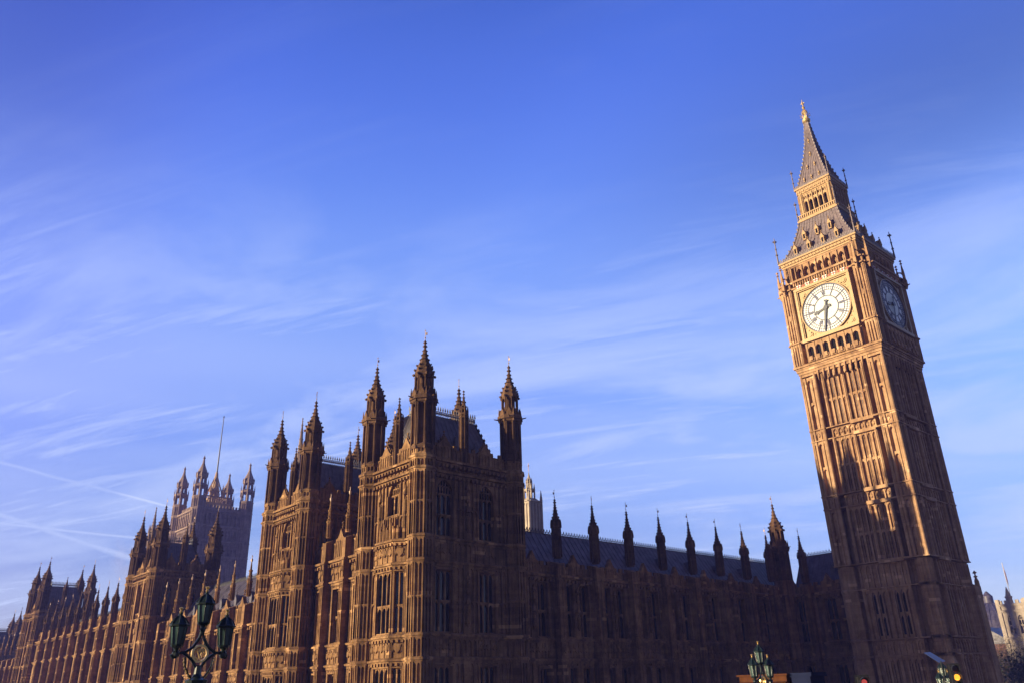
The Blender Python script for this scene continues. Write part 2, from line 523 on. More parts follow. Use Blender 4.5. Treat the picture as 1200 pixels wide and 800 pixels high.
    def spirelet(self, cx, cy, r0, z0, z1, n=8, rows=5, ck=0.14, rot=None):
        self.lathe(cx, cy, [(r0, z0), (r0 * 0.52, z0 + (z1 - z0) * .45), (r0 * 0.10, z1)], n, rot)
        rt = PI / n if rot is None else rot
        for k in range(n):
            a = rt + 2 * PI * k / n
            for j in range(rows):
                t = (j + .35) / rows
                z = z0 + (z1 - z0) * t
                rr = r0 * (1 - 1.0667 * t if t < .45 else 0.52 - 0.7636 * (t - .45)) + ck * .35
                s = ck * (1 - .45 * t)
                x, y = cx + rr * math.cos(a), cy + rr * math.sin(a)
                self.lathe(x, y, [(s * .3, z - s), (s, z + s * .1), (s * .15, z + s)], 4, a)

    def cresting(self, a, b, h, step=0.5):
        """openwork iron ridge cresting between two points"""
        a, b = Vector(a), Vector(b)
        d = b - a
        ln = d.length
        d.normalize()
        F = (a.x, a.y, d.x, d.y, -d.y, d.x)
        n = max(2, int(ln / step))
        sl = (b.z - a.z) / ln
        self.box(F, 0, ln, -.04, .04, a.z, a.z + .07) if abs(sl) < 1e-4 else self.tube([a, b], .04, 4)
        for i in range(n + 1):
            u = ln * i / n
            z = a.z + sl * u
            self.box(F, u - .025, u + .025, -.025, .025, z, z + h * .62)
            self.poly(F, [(u - .10, z + h * .66), (u, z + h * .52), (u + .10, z + h * .66), (u, z + h)], -.03, .03)
            if i < n:
                u2 = u + ln / n / 2
                self.poly(F, [(u2 - .16, z + h * .3), (u2, z + h * .12), (u2 + .16, z + h * .3), (u2, z + h * .5)], -.02, .02)
                self.box(F, u, u + ln / n, -.02, .02, z + h * .46, z + h * .52)

    def build(self, name, mat, parent=None, org=None, link=True):
        o3 = org if org is not None else (ORG.get(parent.name, Vector()) if parent else Vector())
        me = bpy.data.meshes.new(name)
        ox, oy, oz = o3
        me.from_pydata([(x - ox, y - oy, z - oz) for x, y, z in self.v], [], self.f)
        bm = bmesh.new()
        bm.from_mesh(me)
        bmesh.ops.recalc_face_normals(bm, faces=bm.faces)
        bm.to_mesh(me)
        bm.free()
        me.materials.append(mat)
        ob = bpy.data.objects.new(name, me)
        if link:
            COL.objects.link(ob)
        if parent:
            ob.parent = parent
            ORG[ob.name] = Vector(o3)
        elif org is not None:
            ob.location = o3
            ORG[ob.name] = Vector(o3)
        return ob


class Each:
    """every call of a mesh helper becomes a part of its own"""

    def __init__(self, parent, name, mat):
        self.a = (parent, name, mat)

    def __getattr__(self, k):
        def f(*p, **q):
            mb = MB()
            getattr(mb, k)(*p, **q)
            return mb.build(self.a[1], self.a[2], self.a[0])
        return f


def tag(o, label=None, cat=None, group=None, kind=None):
    if label: o['label'] = label
    if cat: o['category'] = cat
    if group: o['group'] = group
    if kind: o['kind'] = kind
    return o


def root(name, label, cat, loc, group=None):
    o = bpy.data.objects.new(name, None)
    o.empty_display_size = 0.5
    COL.objects.link(o)
    o.location = loc
    ORG[o.name] = Vector(loc)
    return tag(o, label, cat, group)


def place(proto, parent, loc, scale=None, rotz=0.0):
    """a copy of a prototype part (with its sub-parts) under a thing, at a world position"""
    c = proto.copy()
    COL.objects.link(c)
    c.parent = parent
    c.location = Vector(loc) - ORG[parent.name]
    c.rotation_euler = (RV.gauss(0, .006), RV.gauss(0, .006), rotz + RV.randrange(8) * PI / 4 + RV.gauss(0, .05))
    if scale is None:
        scale = 1.0
    if not isinstance(scale, tuple):
        scale = (scale * RV.uniform(.95, 1.05), scale * RV.uniform(.95, 1.05), scale * RV.uniform(.98, 1.02))
    if scale is not None:
        c.scale = scale if isinstance(scale, tuple) else (scale,) * 3
    for ch in PROTO_KIDS.get(proto.name, []):
        k = ch.copy()
        COL.objects.link(k)
        k.parent = c
        k.location = (0, 0, 0)
    return c


PROTO_KIDS = {}
RV = random.Random(11)


# ---------------------------------------------------------------- gothic parts
def wall_row(mb, F, u0, u1, z0, z1, ops, w0=-0.62, w1=0.0):
    """a storey of wall with openings (uc, width, za, zb, spring or None)"""
    cur = u0
    for (uc, wd, za, zb, zs) in sorted(ops):
        a, b = uc - wd / 2, uc + wd / 2
        if a > cur:
            mb.box(F, cur, a, w0, w1, z0, z1)
        if za > z0:
            mb.box(F, a, b, w0, w1, z0, za)
        if zs is None:
            if zb < z1:
                mb.box(F, a, b, w0, w1, zb, z1)
        else:
            mb.arch(F, a, b, zs, zb, z1, w0, w1, 5)
        cur = b
    if u1 > cur:
        mb.box(F, cur, u1, w0, w1, z0, z1)
    # moulded reveals and hoods
    for (uc, wd, za, zb, zs) in ops:
        a, b = uc - wd / 2, uc + wd / 2
        for c, s in ((a, -1), (b, 1)):
            mb.box(F, c - .16 if s < 0 else c + .02, c - .02 if s < 0 else c + .16, w1 - .03, w1 + .13, za, zb if zs is None else zs)
        mb.wedge(F, a - .2, b + .2, w1 - .05, w1 + .18, za - .18, za + .02, za - .08)
        if zs is None:
            mb.box(F, a - .2, b + .2, w1 - .03, w1 + .16, zb + .03, zb + .2)


def window(parent, F, uc, wd, z0, z1, lights, transoms=(), zs=None, w=-0.38, mat='palace', gl='glass', t=0.13, fine=True):
    mb = MB()
    a, b = uc - wd / 2, uc + wd / 2
    st = wd / lights
    top = z1 if zs is None else zs
    for i in range(1, lights):
        c = a + st * i
        mb.box(F, c - t / 2, c + t / 2, w - .06, w + .14, z0, top)
    for zt in transoms:
        mb.box(F, a, b, w - .05, w + .15, zt - .09, zt + .09)
    mb.box(F, a, a + t * .5, w - .06, w + .12, z0, top)
    mb.box(F, b - t * .5, b, w - .06, w + .12, z0, top)
    mb.box(F, a, b, w - .06, w + .16, z0, z0 + .10)
    for zt in [top] + [q - .09 for q in transoms]:
        for i in range(lights):
            l0, l1 = a + st * i + t / 2, a + st * (i + 1) - t / 2
            h = (l1 - l0) * 0.75
            if fine:
                mb.arch(F, l0, l1, zt - h - .04, zt - .04, zt, w - .04, w + .1, 3)
    if zs is None:
        # panel tracery above the lights
        pass
    else:
        h = z1 - zs
        mb.box(F, a, b, w - .05, w + .12, zs - .05, zs + .07)
        for i in range(2 * lights + 1):
            c = a + st * .5 * i
            k = 1 - abs((c - uc) / (wd / 2)) ** 1.8
            if k > .05:
                mb.box(F, c - .045, c + .045, w - .04, w + .1, zs, zs + h * k)
        mb.box(F, a + wd * .14, b - wd * .14, w - .04, w + .1, zs + h * .48, zs + h * .58)
    o = mb.build('window', M[mat], parent)
    g = MB()
    g.box(F, a, b, w - .12, w - .08, z0, z1)
    g.build('pane', M['blind'] if gl == 'glass' and RV.random() < .07 else M[gl], o)
    return o


def octa_ribs(mb, cx, cy, r, z0, z1, d=0.20, n=8, heads=True, centre=True):
    rt = PI / n
    s = 2 * r * math.sin(PI / n)
    ap = r * math.cos(PI / n)
    for k in range(n):
        a = 2 * PI * k / n
        nx, ny = math.cos(a), math.sin(a)
        F = (cx + ap * nx, cy + ap * ny, -ny, nx, nx, ny)
        t = s * .15
        for c in (-s / 2 + t * .4, s / 2 - t * .4) + ((0,) if centre else ()):
            tt = t if c else t * .6
            mb.box(F, c - tt / 2, c + tt / 2, -.03, d if c else d * .8, z0, z1)
        if heads:
            e = s / 2 - t * .8
            for l0, l1 in (((-e, -t * .3), (t * .3, e)) if centre else ((-e, e),)):
                mb.arch(F, l0, l1, z1 - (l1 - l0) * .9 - .1, z1 - .1, z1, -.02, d * .8, 2)


def ring(mb, cx, cy, r, z, proj=0.25, h=0.34, n=8):
    mb.lathe(cx, cy, [(r, z - h), (r + proj * .55, z - h * .8), (r + proj * .6, z - h * .45), (r + proj, z - h * .4), (r + proj, z + h * .1), (r, z + h * .55)], n)


def vane_mb(z0, h, s=1.0):
    mb = MB()
    mb.tube([(0, 0, z0), (0, 0, z0 + h)], .028 * s, 5)
    mb.lathe(0, 0, [(.02, z0 + h * .18), (.11 * s, z0 + h * .25), (.02, z0 + h * .32)], 6)
    F = (0, 0, .8, -.6, .6, .8)
    mb.poly(F, [(-.26 * s, z0 + h * .56), (-.03 * s, z0 + h * .54), (-.03 * s, z0 + h * .76), (-.26 * s, z0 + h * .78), (-.19 * s, z0 + h * .67)], -.02, .02)
    mb.lathe(0, 0, [(.02, z0 + h * .92), (.09 * s, z0 + h * .96), (.02, z0 + h * 1.02)], 6)
    return mb


def turret_top(r):
    """crown of an octagonal turret, tip at local z=0, reaching 12.8 m down (made once, reused)"""
    mb = MB()
    # lower openwork shaft
    z = lambda q: q - 43.4
    mb.lathe(0, 0, [(r * .80, z(30.4)), (r * .80, z(32.4)), (r * .72, z(32.6)), (r * .72, z(36.3))], 8)
    octa_ribs(mb, 0, 0, r * .86, z(31.4), z(36.3), d=.20, centre=False)
    for k in range(8):
        a = PI / 8 + 2 * PI * k / 8
        x, y = r * .90 * math.cos(a), r * .90 * math.sin(a)
        mb.lathe(x, y, [(.16, z(31.0)), (.13, z(36.2))], 4, a)
    ring(mb, 0, 0, r * .90, z(31.4), .12, .3)
    ring(mb, 0, 0, r * .88, z(36.6), .42, .7)
    # gablets on the ring lean back against the upper lantern
    for k in range(8):
        a = 2 * PI * k / 8
        nx, ny = math.cos(a), math.sin(a)
        ap = r * .98
        F = (ap * nx, ap * ny, -ny, nx, nx, ny)
        mb.poly(F, [(-r * .28, z(36.7)), (r * .28, z(36.7)), (r * .24, z(37.1)), (0, z(37.7)), (-r * .24, z(37.1))], -.22, -.02)
        a2 = a + PI / 8
        mb.lathe(r * 1.05 * math.cos(a2), r * 1.05 * math.sin(a2), [(.10, z(36.0)), (.09, z(37.1)), (.015, z(37.7))], 4, a2)
        if k % 2 == 0:
            mb.tube([(r * 1.1 * nx, r * 1.1 * ny, z(36.5)), (r * 1.5 * nx, r * 1.5 * ny, z(36.6))], .09, 4, .05)
    # upper lantern
    mb.lathe(0, 0, [(r * .50, z(36.8)), (r * .50, z(39.3))], 8)
    octa_ribs(mb, 0, 0, r * .68, z(36.8), z(39.2), d=.17, centre=False)
    mb.lathe(0, 0, [(r * .70, z(38.9)), (r * .84, z(39.1)), (r * .84, z(39.3)), (r * .76, z(39.7)), (r * .60, z(40.3)), (r * .38, z(40.9)), (r * .23, z(41.5)), (r * .15, z(42.2)), (.06, z(42.6))], 8)
    for k in range(8):
        a = PI / 8 + 2 * PI * k / 8
        for m_, (rr, zz) in enumerate(((.88, 39.2), (.78, 39.8), (.62, 40.35))):
            q = .17 - .015 * m_
            mb.lathe((r * rr + .03) * math.cos(a), (r * rr + .03) * math.sin(a), [(q * .3, z(zz - q)), (q, z(zz + q * .1)), (q * .15, z(zz + q))], 4, a)
    for zz, rr in ((41.05, .60), (41.6, .45), (42.1, .33)):
        mb.lathe(0, 0, [(.12, z(zz - .14)), (rr, z(zz)), (.12, z(zz + .14))], 8)
    mb.lathe(0, 0, [(.07, z(42.3)), (.14, z(42.5)), (.29, z(42.62)), (.13, z(42.78)), (.11, z(42.95)), (.24, z(43.05)), (.12, z(43.18)), (.03, z(43.4))], 6)
    return mb


def pinnacle_mb(tall, r=0.52):
    """octagonal pinnacle, tip at local z=0, reaching tall metres down"""
    mb = MB()
    mb.lathe(0, 0, [(r * .92, -tall), (r * .92, -3.5)], 8)
    octa_ribs(mb, 0, 0, r * .97, -tall + .2, -3.55, d=.10, centre=False)
    mb.lathe(0, 0, [(r * .95, -3.65), (r * 1.2, -3.45), (r * 1.2, -3.25), (r * 1.0, -3.1), (r * .9, -2.9)], 8)
    for k in range(8):
        a = 2 * PI * k / 8
        nx, ny = math.cos(a), math.sin(a)
        F = (r * 1.04 * nx, r * 1.04 * ny, -ny, nx, nx, ny)
        mb.poly(F, [(-r * .38, -3.25), (r * .38, -3.25), (r * .30, -3.0), (0, -2.45), (-r * .30, -3.0)], -.26, .0)
        a2 = a + PI / 8
        mb.lathe(r * 1.2 * math.cos(a2), r * 1.2 * math.sin(a2), [(.09, -3.45), (.08, -3.0), (.01, -2.55)], 4, a2)
    mb.lathe(0, 0, [(r * .98, -3.1), (r * .86, -2.7), (r * .66, -2.2), (r * .47, -1.65), (r * .31, -1.1), (r * .18, -.7), (.05, -.4)], 8)
    for k in range(8):
        a = PI / 8 + 2 * PI * k / 8
        for j, (rr, z) in enumerate(((.90, -2.65), (.72, -2.25))):
            q = .13 - .015 * j
            mb.lathe((r * rr + .03) * math.cos(a), (r * rr + .03) * math.sin(a), [(q * .3, z - q), (q, z + q * .1), (q * .15, z + q)], 4, a)
    for z, q in ((-1.85, .40), (-1.45, .34), (-1.08, .27), (-.78, .20)):
        mb.lathe(0, 0, [(q * .45, z - .10), (q, z), (q * .4, z + .12)], 8)
    mb.lathe(0, 0, [(.07, -.75), (.12, -.58), (.24, -.47), (.10, -.36), (.09, -.26), (.19, -.18), (.09, -.10), (.02, 0)], 6)
    return mb


BODY = 0.97


def make_protos():
    P = {}
    P['turret_top'] = turret_top(1.28).build('spirelet', M['sooty'], None, Vector(), False)
    v = vane_mb(-.1, 1.25).build('weathervane', M['vane'], None, Vector(), False)
    PROTO_KIDS[P['turret_top'].name] = [v]
    P['pin'] = pinnacle_mb(7.0).build('pinnacle', M['sooty'], None, Vector(), False)
    v2 = vane_mb(-.1, 1.15, .85).build('weathervane', M['vane'], None, Vector(), False)
    PROTO_KIDS[P['pin'].name] = [v2]
    # slender post pinnacle of the river front
    mb = MB()
    mb.lathe(0, 0, [(.30, -4.6), (.30, -2.9), (.40, -2.8), (.40, -2.6), (.22, -2.5), (.20, -1.5), (.27, -1.4), (.27, -1.25), (.14, -1.15), (.05, 0)], 8)
    octa_ribs(mb, 0, 0, .31, -4.5, -2.95, .05, centre=False, heads=False)
    mb.spirelet(0, 0, .26, -2.55, -.6, 8, 5, .09)
    P['post'] = mb.build('pinnacle', M['palace'], None, Vector(), False)
    v3 = MB()
    v3.lathe(0, 0, [(.05, -.25), (.13, -.05), (.16, .15), (.05, .30), (.04, .55), (.10, .62), (.02, .72)], 6)
    PROTO_KIDS[P['post'].name] = [v3.build('finial', M['vane'], None, Vector(), False)]
    return P


P = make_protos()


def statue_mb(mb, F, u, z, h=1.5, w=0.0):
    """a canopied niche figure on the wall"""
    ox, oy, ux, uy, nx, ny = F
    x, y = ox + u * ux + (w + .16) * nx, oy + u * uy + (w + .16) * ny
    mb.lathe(x, y, [(.06, z - .45), (.26, z - .1), (.26, z)], 6)
    mb.lathe(x, y, [(.20, z), (.17, z + h * .35), (.21, z + h * .62), (.16, z + h * .80), (.06, z + h * .84), (.10, z + h * .90), (.10, z + h * .97), (.03, z + h)], 7)
    mb.lathe(x, y, [(.28, z + h * 1.12), (.28, z + h * 1.25), (.12, z + h * 1.6), (.02, z + h * 2.0)], 6)


# ---------------------------------------------------------------- palace towers
def palace_tower(label, group, x1, y1, Wx, Wy, Sx, par, ridge, tip, fine=True, oriel=True, faces='EN', mid_pins=True, chimney=True, name='palace_tower', rr=1.28, lead_h=None):
    """four-turreted tower; (x1,y1) is the axis of its north-east turret, Wx and Wy the spans to the others"""
    s0, s1, s2, s3, s4, s5 = Sx
    R = root(name, label, 'tower', (x1 - Wx / 2, y1 - Wy / 2, 0), group)
    xw, yw = x1 + .15, y1 + .15
    FE_, FN_ = fE(xw), fN(yw)
    ye0, ye1 = y1 - Wy, y1
    xn0, xn1 = x1 - Wx, x1
    wall = MB()
    wall.wbox(x1 - Wx - .1, xw - .62, y1 - Wy - .1, yw - .62, -3, par - 1.2)
    strings = Each(R, 'string_course', M['palace'])
    carv = Each(R, 'carved_panel', M['palace'])
    pe = rr * 1.05
    # ---- east face
    a, b = ye0 + pe, ye1 - pe
    uc = (ye0 + ye1) / 2
    if oriel:
        hw, sd, pw = 1.5, 1.0, .85
        wall_row(wall, FE_, a, b, -3, s0, [])
        wall_row(wall, FE_, a, b, s0, s1, [])
        wall_row(wall, FE_, a, b, s1, s2, [])
        wall_row(wall, FE_, a, b, s2, s3, [])
        q0 = (xw - .02, uc + hw + sd); q1 = (xw + pw, uc + hw); q2 = (xw + pw, uc - hw); q3 = (xw - .02, uc - hw - sd)
        orl = MB()
        segs = [(q1, q0, 'side'), (q2, q1, 'front'), (q3, q2, 'side')]
        opl = []
        for pa, pb, kd in segs:
            F, ln = fseg(*pa, *pb)
            opw = ln - .5 if kd == 'front' else ln - .4
            for z0_, z1_ in ((-3, s0), (s1, s2)):
                op = [(ln / 2, opw, max(z0_ + .25, z0_ + .2), z1_ - .75, None)]
                wall_row(orl, F, 0, ln, z0_, z1_, op, -.3, 0)
                opl.append((F, ln / 2, opw, op[0][2], op[0][3], 3 if kd == 'front' else 2))
            for z0_, z1_ in ((s0, s1), (s2, s3)):
                orl.box(F, 0, ln, -.3, 0, z0_, z1_)
                carv.carving(F, .08, ln - .08, z0_ + .2, z1_ - .25, 3 if kd == 'front' else 1, 0)
            for z in (s0, s1, s2, s3):
                strings.string(F, -.1, ln + .1, z, .24, .34, .5 if fine else 0)
            # pierced parapet of the oriel with little figures
            for i in range(5 if kd == 'front' else 2):
                n_ = 5 if kd == 'front' else 2
                c = ln * (i + .5) / n_
                orl.box(F, c - .19, c + .19, -.2, -.04, s3 + .1, s3 + (1.9 if i % 2 else 1.25))
                orl.box(F, c - .08, c + .08, -.16, 0.02, s3 + .1, s3 + (2.4 if i % 2 else 1.5))
        orl.add([(q0[0], q0[1], s3), (q1[0], q1[1], s3), (q2[0], q2[1], s3), (q3[0], q3[1], s3)], [(0, 1, 2, 3)])
        ob = orl.build('oriel', M['palace'], R)
        for F, c, opw, z0_, z1_, lt in opl:
            # oriel windows belong to the oriel
            wv = window(ob, F, c, opw, z0_, z1_, lt, ((z0_ + z1_) / 2 - .3,), None, -.17, t=.11)
    else:
        ops = [(uc, 2.4, s1 + .3, s2 - .8, None)]
        wall_row(wall, FE_, a, b, -3, s0, [(uc, 2.4, 0, s0 - .8, None)])
        wall_row(wall, FE_, a, b, s0, s1, [])
        wall_row(wall, FE_, a, b, s1, s2, ops)
        wall_row(wall, FE_, a, b, s2, s3, [])
        window(R, FE_, uc, 2.4, s1 + .3, s2 - .8, 3, ((s1 + s2) / 2 - .3,))
        window(R, FE_, uc, 2.4, 0, s0 - .8, 3, (s0 * .5,))
        carv.carving(FE_, a, b, s2 + .2, s3 - .25, 6)
        carv.carving(FE_, a, b, s0 + .2, s1 - .25, 6)
        # shallow middle projection reads as pilasters
        for c in (uc - 1.6, uc + 1.6):
            wall.box(FE_, c - .3, c + .3, -.1, .45, -3, s4)
    wu = 2.2
    z0u, z1u = s3 + (2.9 if oriel else 1.0), s4 - .45
    wall_row(wall, FE_, a, b, s3, s4, [(uc, wu, z0u, z1u, z1u - 1.3)])
    window(R, FE_, uc, wu, z0u, z1u, 3, (), z1u - 1.3)
    # panelling beside the openings
    npn = 3 if fine else 2
    for u0_, u1_ in ((a + .05, uc - 2.75), (uc + 2.75, b - .05)):
        if u1_ - u0_ > .3:
            for z0_, z1_ in ((-1, s0), (s1, s2)):
                wall.ribs(FE_, u0_, u1_, z0_ + .2, z1_ - .35, max(1, int((u1_ - u0_) / .5)), 0, mid=[(z0_ + z1_) / 2])
            carv.carving(FE_, u0_, u1_, s0 + .2, s1 - .25, 1)
            carv.carving(FE_, u0_, u1_, s2 + .2, s3 - .25, 1)
    for u0_, u1_ in ((a + .05, uc - wu / 2 - .25), (uc + wu / 2 + .25, b - .05)):
        wall.ribs(FE_, u0_, u1_, s3 + .2, s4 - .35, 3, 0, mid=[s3 + 2.6])
        if fine:
            statue_mb(wall, FE_, (u0_ + u1_) / 2, s3 + 2.9, 1.5)
    wall.ribs(FE_, uc - wu / 2 - .2, uc + wu / 2 + .2, s3 + .2, z0u - .2, 6, 0)
    # ---- north face
    a2, b2 = xn0 + pe, xn1 - pe
    f = Wx / 12.0
    wn = [x1 - 2.65 * f, x1 - 8.15 * f]
    wd = 2.1 * f
    flr = [(-3, s0, .5, s0 - .7, None), (s1, s2, s1 + .22, s2 - .75, None), (s3, s4, s3 + .25, s4 - .7, s4 - 2.2)]
    for z0_, z1_, za, zb, zs in flr:
        wall_row(wall, FN_, a2, b2, z0_, z1_, [(c, wd, za, zb, zs) for c in wn])
        for c in wn:
            window(R, FN_, c, wd, za, zb, 3, ((za + (zs or zb)) / 2,), zs)
        mid = [(z0_ + z1_) / 2 - .2]
        segs = [(a2 + .05, wn[1] - wd / 2 - .2), (wn[1] + wd / 2 + .2, wn[0] - wd / 2 - .2), (wn[0] + wd / 2 + .2, b2 - .05)]
        for (u0_, u1_) in segs:
            if u1_ - u0_ < .3:
                continue
            wall.ribs(FN_, u0_, u1_, max(z0_, -1) + .2, z1_ - .35, max(1, int((u1_ - u0_) / .55)), 0, mid=mid)
        cm = (wn[0] + wn[1]) / 2
        wall.box(FN_, cm - .42, cm + .42, -.05, .22, z0_, z1_)
        if fine and z0_ > 0:
            statue_mb(wall, FN_, cm, z0_ + 1.2, 1.5, .22)
            statue_mb(wall, FN_, cm, z0_ + 4.1 if z0_ + 5.2 < z1_ else z0_ + 3.4, 1.0, .22)
    for z0_, z1_ in ((s0, s1), (s2, s3)):
        wall.box(FN_, a2, b2, -.62, 0, z0_, z1_)
        for c in wn:
            carv.carving(FN_, c - wd / 2 - .15, c + wd / 2 + .15, z0_ + .2, z1_ - .3, 3)
        carv.ribs(FN_, wn[1] + wd / 2 + .45, wn[0] - wd / 2 - .45, z0_ + .2, z1_ - .3, 4, 0)
    # frieze between the cornices and the panelled parapet
    for F, u0_, u1_ in ((FE_, a, b), (FN_, a2, b2)):
        wall.box(F, u0_, u1_, -.62, 0.0, s4, s5)
        n_ = int((u1_ - u0_) / .75)
        fb = MB()
        fb.box(F, u0_ + .1, u1_ - .1, -.02, .03, (s4 + s5) / 2 - .32, (s4 + s5) / 2 + .28)
        for i in range(n_):
            c = u0_ + (u1_ - u0_) * (i + .5) / n_
            fb.lathe(F[0] + c * F[2] + .02 * F[4], F[1] + c * F[3] + .02 * F[5], [(.12, (s4 + s5) / 2 - .3), (.20, (s4 + s5) / 2), (.10, (s4 + s5) / 2 + .25)], 6)
        fb.build('frieze', M['palace'], R)
        wall.box(F, u0_, u1_, -.40, -.05, s5, par - .7)
        wall.ribs(F, u0_, u1_, s5 + .3, par - .72, int((u1_ - u0_) / .55), -.05, .1)
        # merlons
        n_ = int((u1_ - u0_) / .62)
        for i in range(n_):
            c = u0_ + (u1_ - u0_) * (i + .5) / n_
            if i % 2 == 0:
                wall.box(F, c - .2, c + .2, -.36, -.09, par - .7, par - .25)
        for z in (s0, s1, s2, s3):
            strings.string(F, u0_ - .2, u1_ + .2, z, .25, .34, 0)
        strings.string(F, u0_ - .2, u1_ + .2, s4, .34, .42, .55)
        strings.string(F, u0_ - .2, u1_ + .2, s5, .42, .46, .55)
    # gablets on the parapet
    for F, cs in ((FE_, (uc + 1.95, uc - 1.95)), (FN_, (wn[0], wn[1]))):
        for c in cs:
            g = MB()
            g.poly(F, [(c - 1.05, s5 + .2), (c + 1.05, s5 + .2), (c + 1.05, par - .5), (c + .7, par - .3), (c, par + .65), (c - .7, par - .3), (c - 1.05, par - .5)], -.44, .06)
            g.ribs(F, c - .9, c + .9, s5 + .4, par - .55, 4, .06, .08, .08)
            g.finial(F[0] + c * F[2] - .18 * F[4], F[1] + c * F[3] - .18 * F[5], par + .55, .75, .16)
            for sx in (-1, 1):
                for k in range(3):
                    tt = (k + .5) / 3
                    g.box(F, c + sx * (.75 * (1 - tt)) - .08, c + sx * (.75 * (1 - tt)) + .08, -.3, -.1, par - .3 + tt * .85, par - .05 + tt * .85)
            g.build('gablet', M['palace'], R)
    # ---- turrets
    for (tx, ty, vis) in ((x1, y1, 1), (x1, y1 - Wy, 1), (x1 - Wx, y1, 1), (x1 - Wx, y1 - Wy, 0)):
        t = MB()
        base = -3 if vis else s4
        t.lathe(tx, ty, [(rr * BODY * .94, base), (rr * BODY * .94, s5)], 8)
        if vis:
            for z0_, z1_ in ((-1, s0), (s0, s1), (s1, s2), (s2, s3), (s3, s4), (s4, s5)):
                octa_ribs(t, tx, ty, rr * BODY * .94, z0_ + .15, z1_ - .3, .22)
                if z1_ - z0_ > 4:
                    octa_ribs(t, tx, ty, rr * BODY * .94, z0_ + .15, (z0_ + z1_) / 2, .19)
                    ring(t, tx, ty, rr * BODY, (z0_ + z1_) / 2, .12, .2)
            for z, pj in ((s0, .22), (s1, .22), (s2, .22), (s3, .22), (s4, .30)):
                ring(t, tx, ty, rr * BODY, z, pj, .36)
        ring(t, tx, ty, rr * BODY, s5, .30, .48)
        zt = tip - 12.0
        t.lathe(tx, ty, [(rr * 1.1, s5), (rr * .90, s5 + .5), (rr * .90, zt)], 8)
        octa_ribs(t, tx, ty, rr * .90, s5 + .3, zt - .1, .11)
        ring(t, tx, ty, rr * .94, zt, .1, .3)
        ob = t.build('turret', M['palace'], R)
        place(P['turret_top'], ob, (tx, ty, tip))
    # ---- middle pinnacles
    if mid_pins:
        for F, c, top in ((FE_, uc - .1, par + 5.8), (FN_, (wn[0] + wn[1]) / 2, par + 6.4)):
            px, py = F[0] + c * F[2] - .3 * F[4], F[1] + c * F[3] - .3 * F[5]
            q = MB()
            q.lathe(px, py, [(.46, s5), (.46, top - 3.0), (.56, top - 2.9), (.56, top - 2.7), (.40, top - 2.6)], 8)
            octa_ribs(q, px, py, .46, s5 + .3, top - 3.1, .08, centre=False)
            for k in range(8):
                an = PI / 8 + PI / 4 * k
                q.lathe(px + .48 * math.cos(an), py + .48 * math.sin(an), [(.07, top - 3), (.07, top - 2.3), (.01, top - 1.9)], 4)
            q.spirelet(px, py, .42, top - 2.65, top - .5, 8, 4, .10)
            q.finial(px, py, top - .7, .75, .16)
            q.build('pinnacle', M['sooty'], R)
    # ---- roof
    rf = MB()
    e = 1.0
    xa, xb, ya, yb = x1 - Wx + e, x1 - e, y1 - Wy + e, y1 - e
    ins_y = (yb - ya) / 2 - .9
    ins_x = min(ins_y * .35, 1.2)
    z0_ = s5 + .4
    vs = [(xa, ya, z0_), (xb, ya, z0_), (xb, yb, z0_), (xa, yb, z0_),
          (xa + ins_x, ya + ins_y, ridge), (xb - ins_x, ya + ins_y, ridge), (xb - ins_x, yb - ins_y, ridge), (xa + ins_x, yb - ins_y, ridge)]
    rf.add(vs, [(0, 1, 5, 4), (1, 2, 6, 5), (2, 3, 7, 6), (3, 0, 4, 7), (4, 5, 6, 7)])
    # rolled seams
    for k in range(1, 14):
        u = k / 14
        rf.tube([(xa + (xb - xa) * u, yb + .02, z0_), (xa + ins_x + (xb - xa - 2 * ins_x) * u, yb - ins_y + .02, ridge)], .045, 4)
        rf.tube([(xb + .02, ya + (yb - ya) * u, z0_), (xb - ins_x + .02, ya + ins_y + (yb - ya - 2 * ins_y) * u, ridge)], .045, 4)
    rob = rf.build('roof', M['palelead'], R)
    cr = Each(rob, 'cresting', M['crest'])
    zc = ridge + .02
    cr.cresting((xa + ins_x, yb - ins_y, zc), (xb - ins_x, yb - ins_y, zc), 1.25, .32)
    cr.cresting((xb - ins_x, ya + ins_y, zc), (xb - ins_x, yb - ins_y, zc), 1.25, .32)
    cr.cresting((xa + ins_x, ya + ins_y, zc), (xa + ins_x, yb - ins_y, zc), 1.25, .32)
    # crockets down the hips
    for (p, q) in ((vs[3], vs[7]), (vs[2], vs[6])):
        hp = MB()
        hp.tube([p, q], .09, 5)
        for k in range(9):
            t_ = (k + .5) / 9
            c = Vector(p).lerp(Vector(q), t_)
            hp.lathe(c.x, c.y, [(.06, c.z - .1), (.17, c.z + .22), (.02, c.z + .5)], 4)
        hp.build('hip_ridge', M['iron'], rob)
    # roof lights with pale heads
    for k in range(3):
        u = xa + (xb - xa) * (.28 + .24 * k)
        tt = .42 if k % 2 else .30
        y = yb - ins_y * tt
        z = z0_ + (ridge - z0_) * tt
        d = MB()
        d.poly(fN(y + .25), [(u - .22, z - .2), (u + .22, z - .2), (u + .22, z + .35), (u, z + .75), (u - .22, z + .35)], -.7, .0)
        d.finial(u, y + .1, z + .65, .5, .13)
        d.build('dormer', M['palelead'], rob)
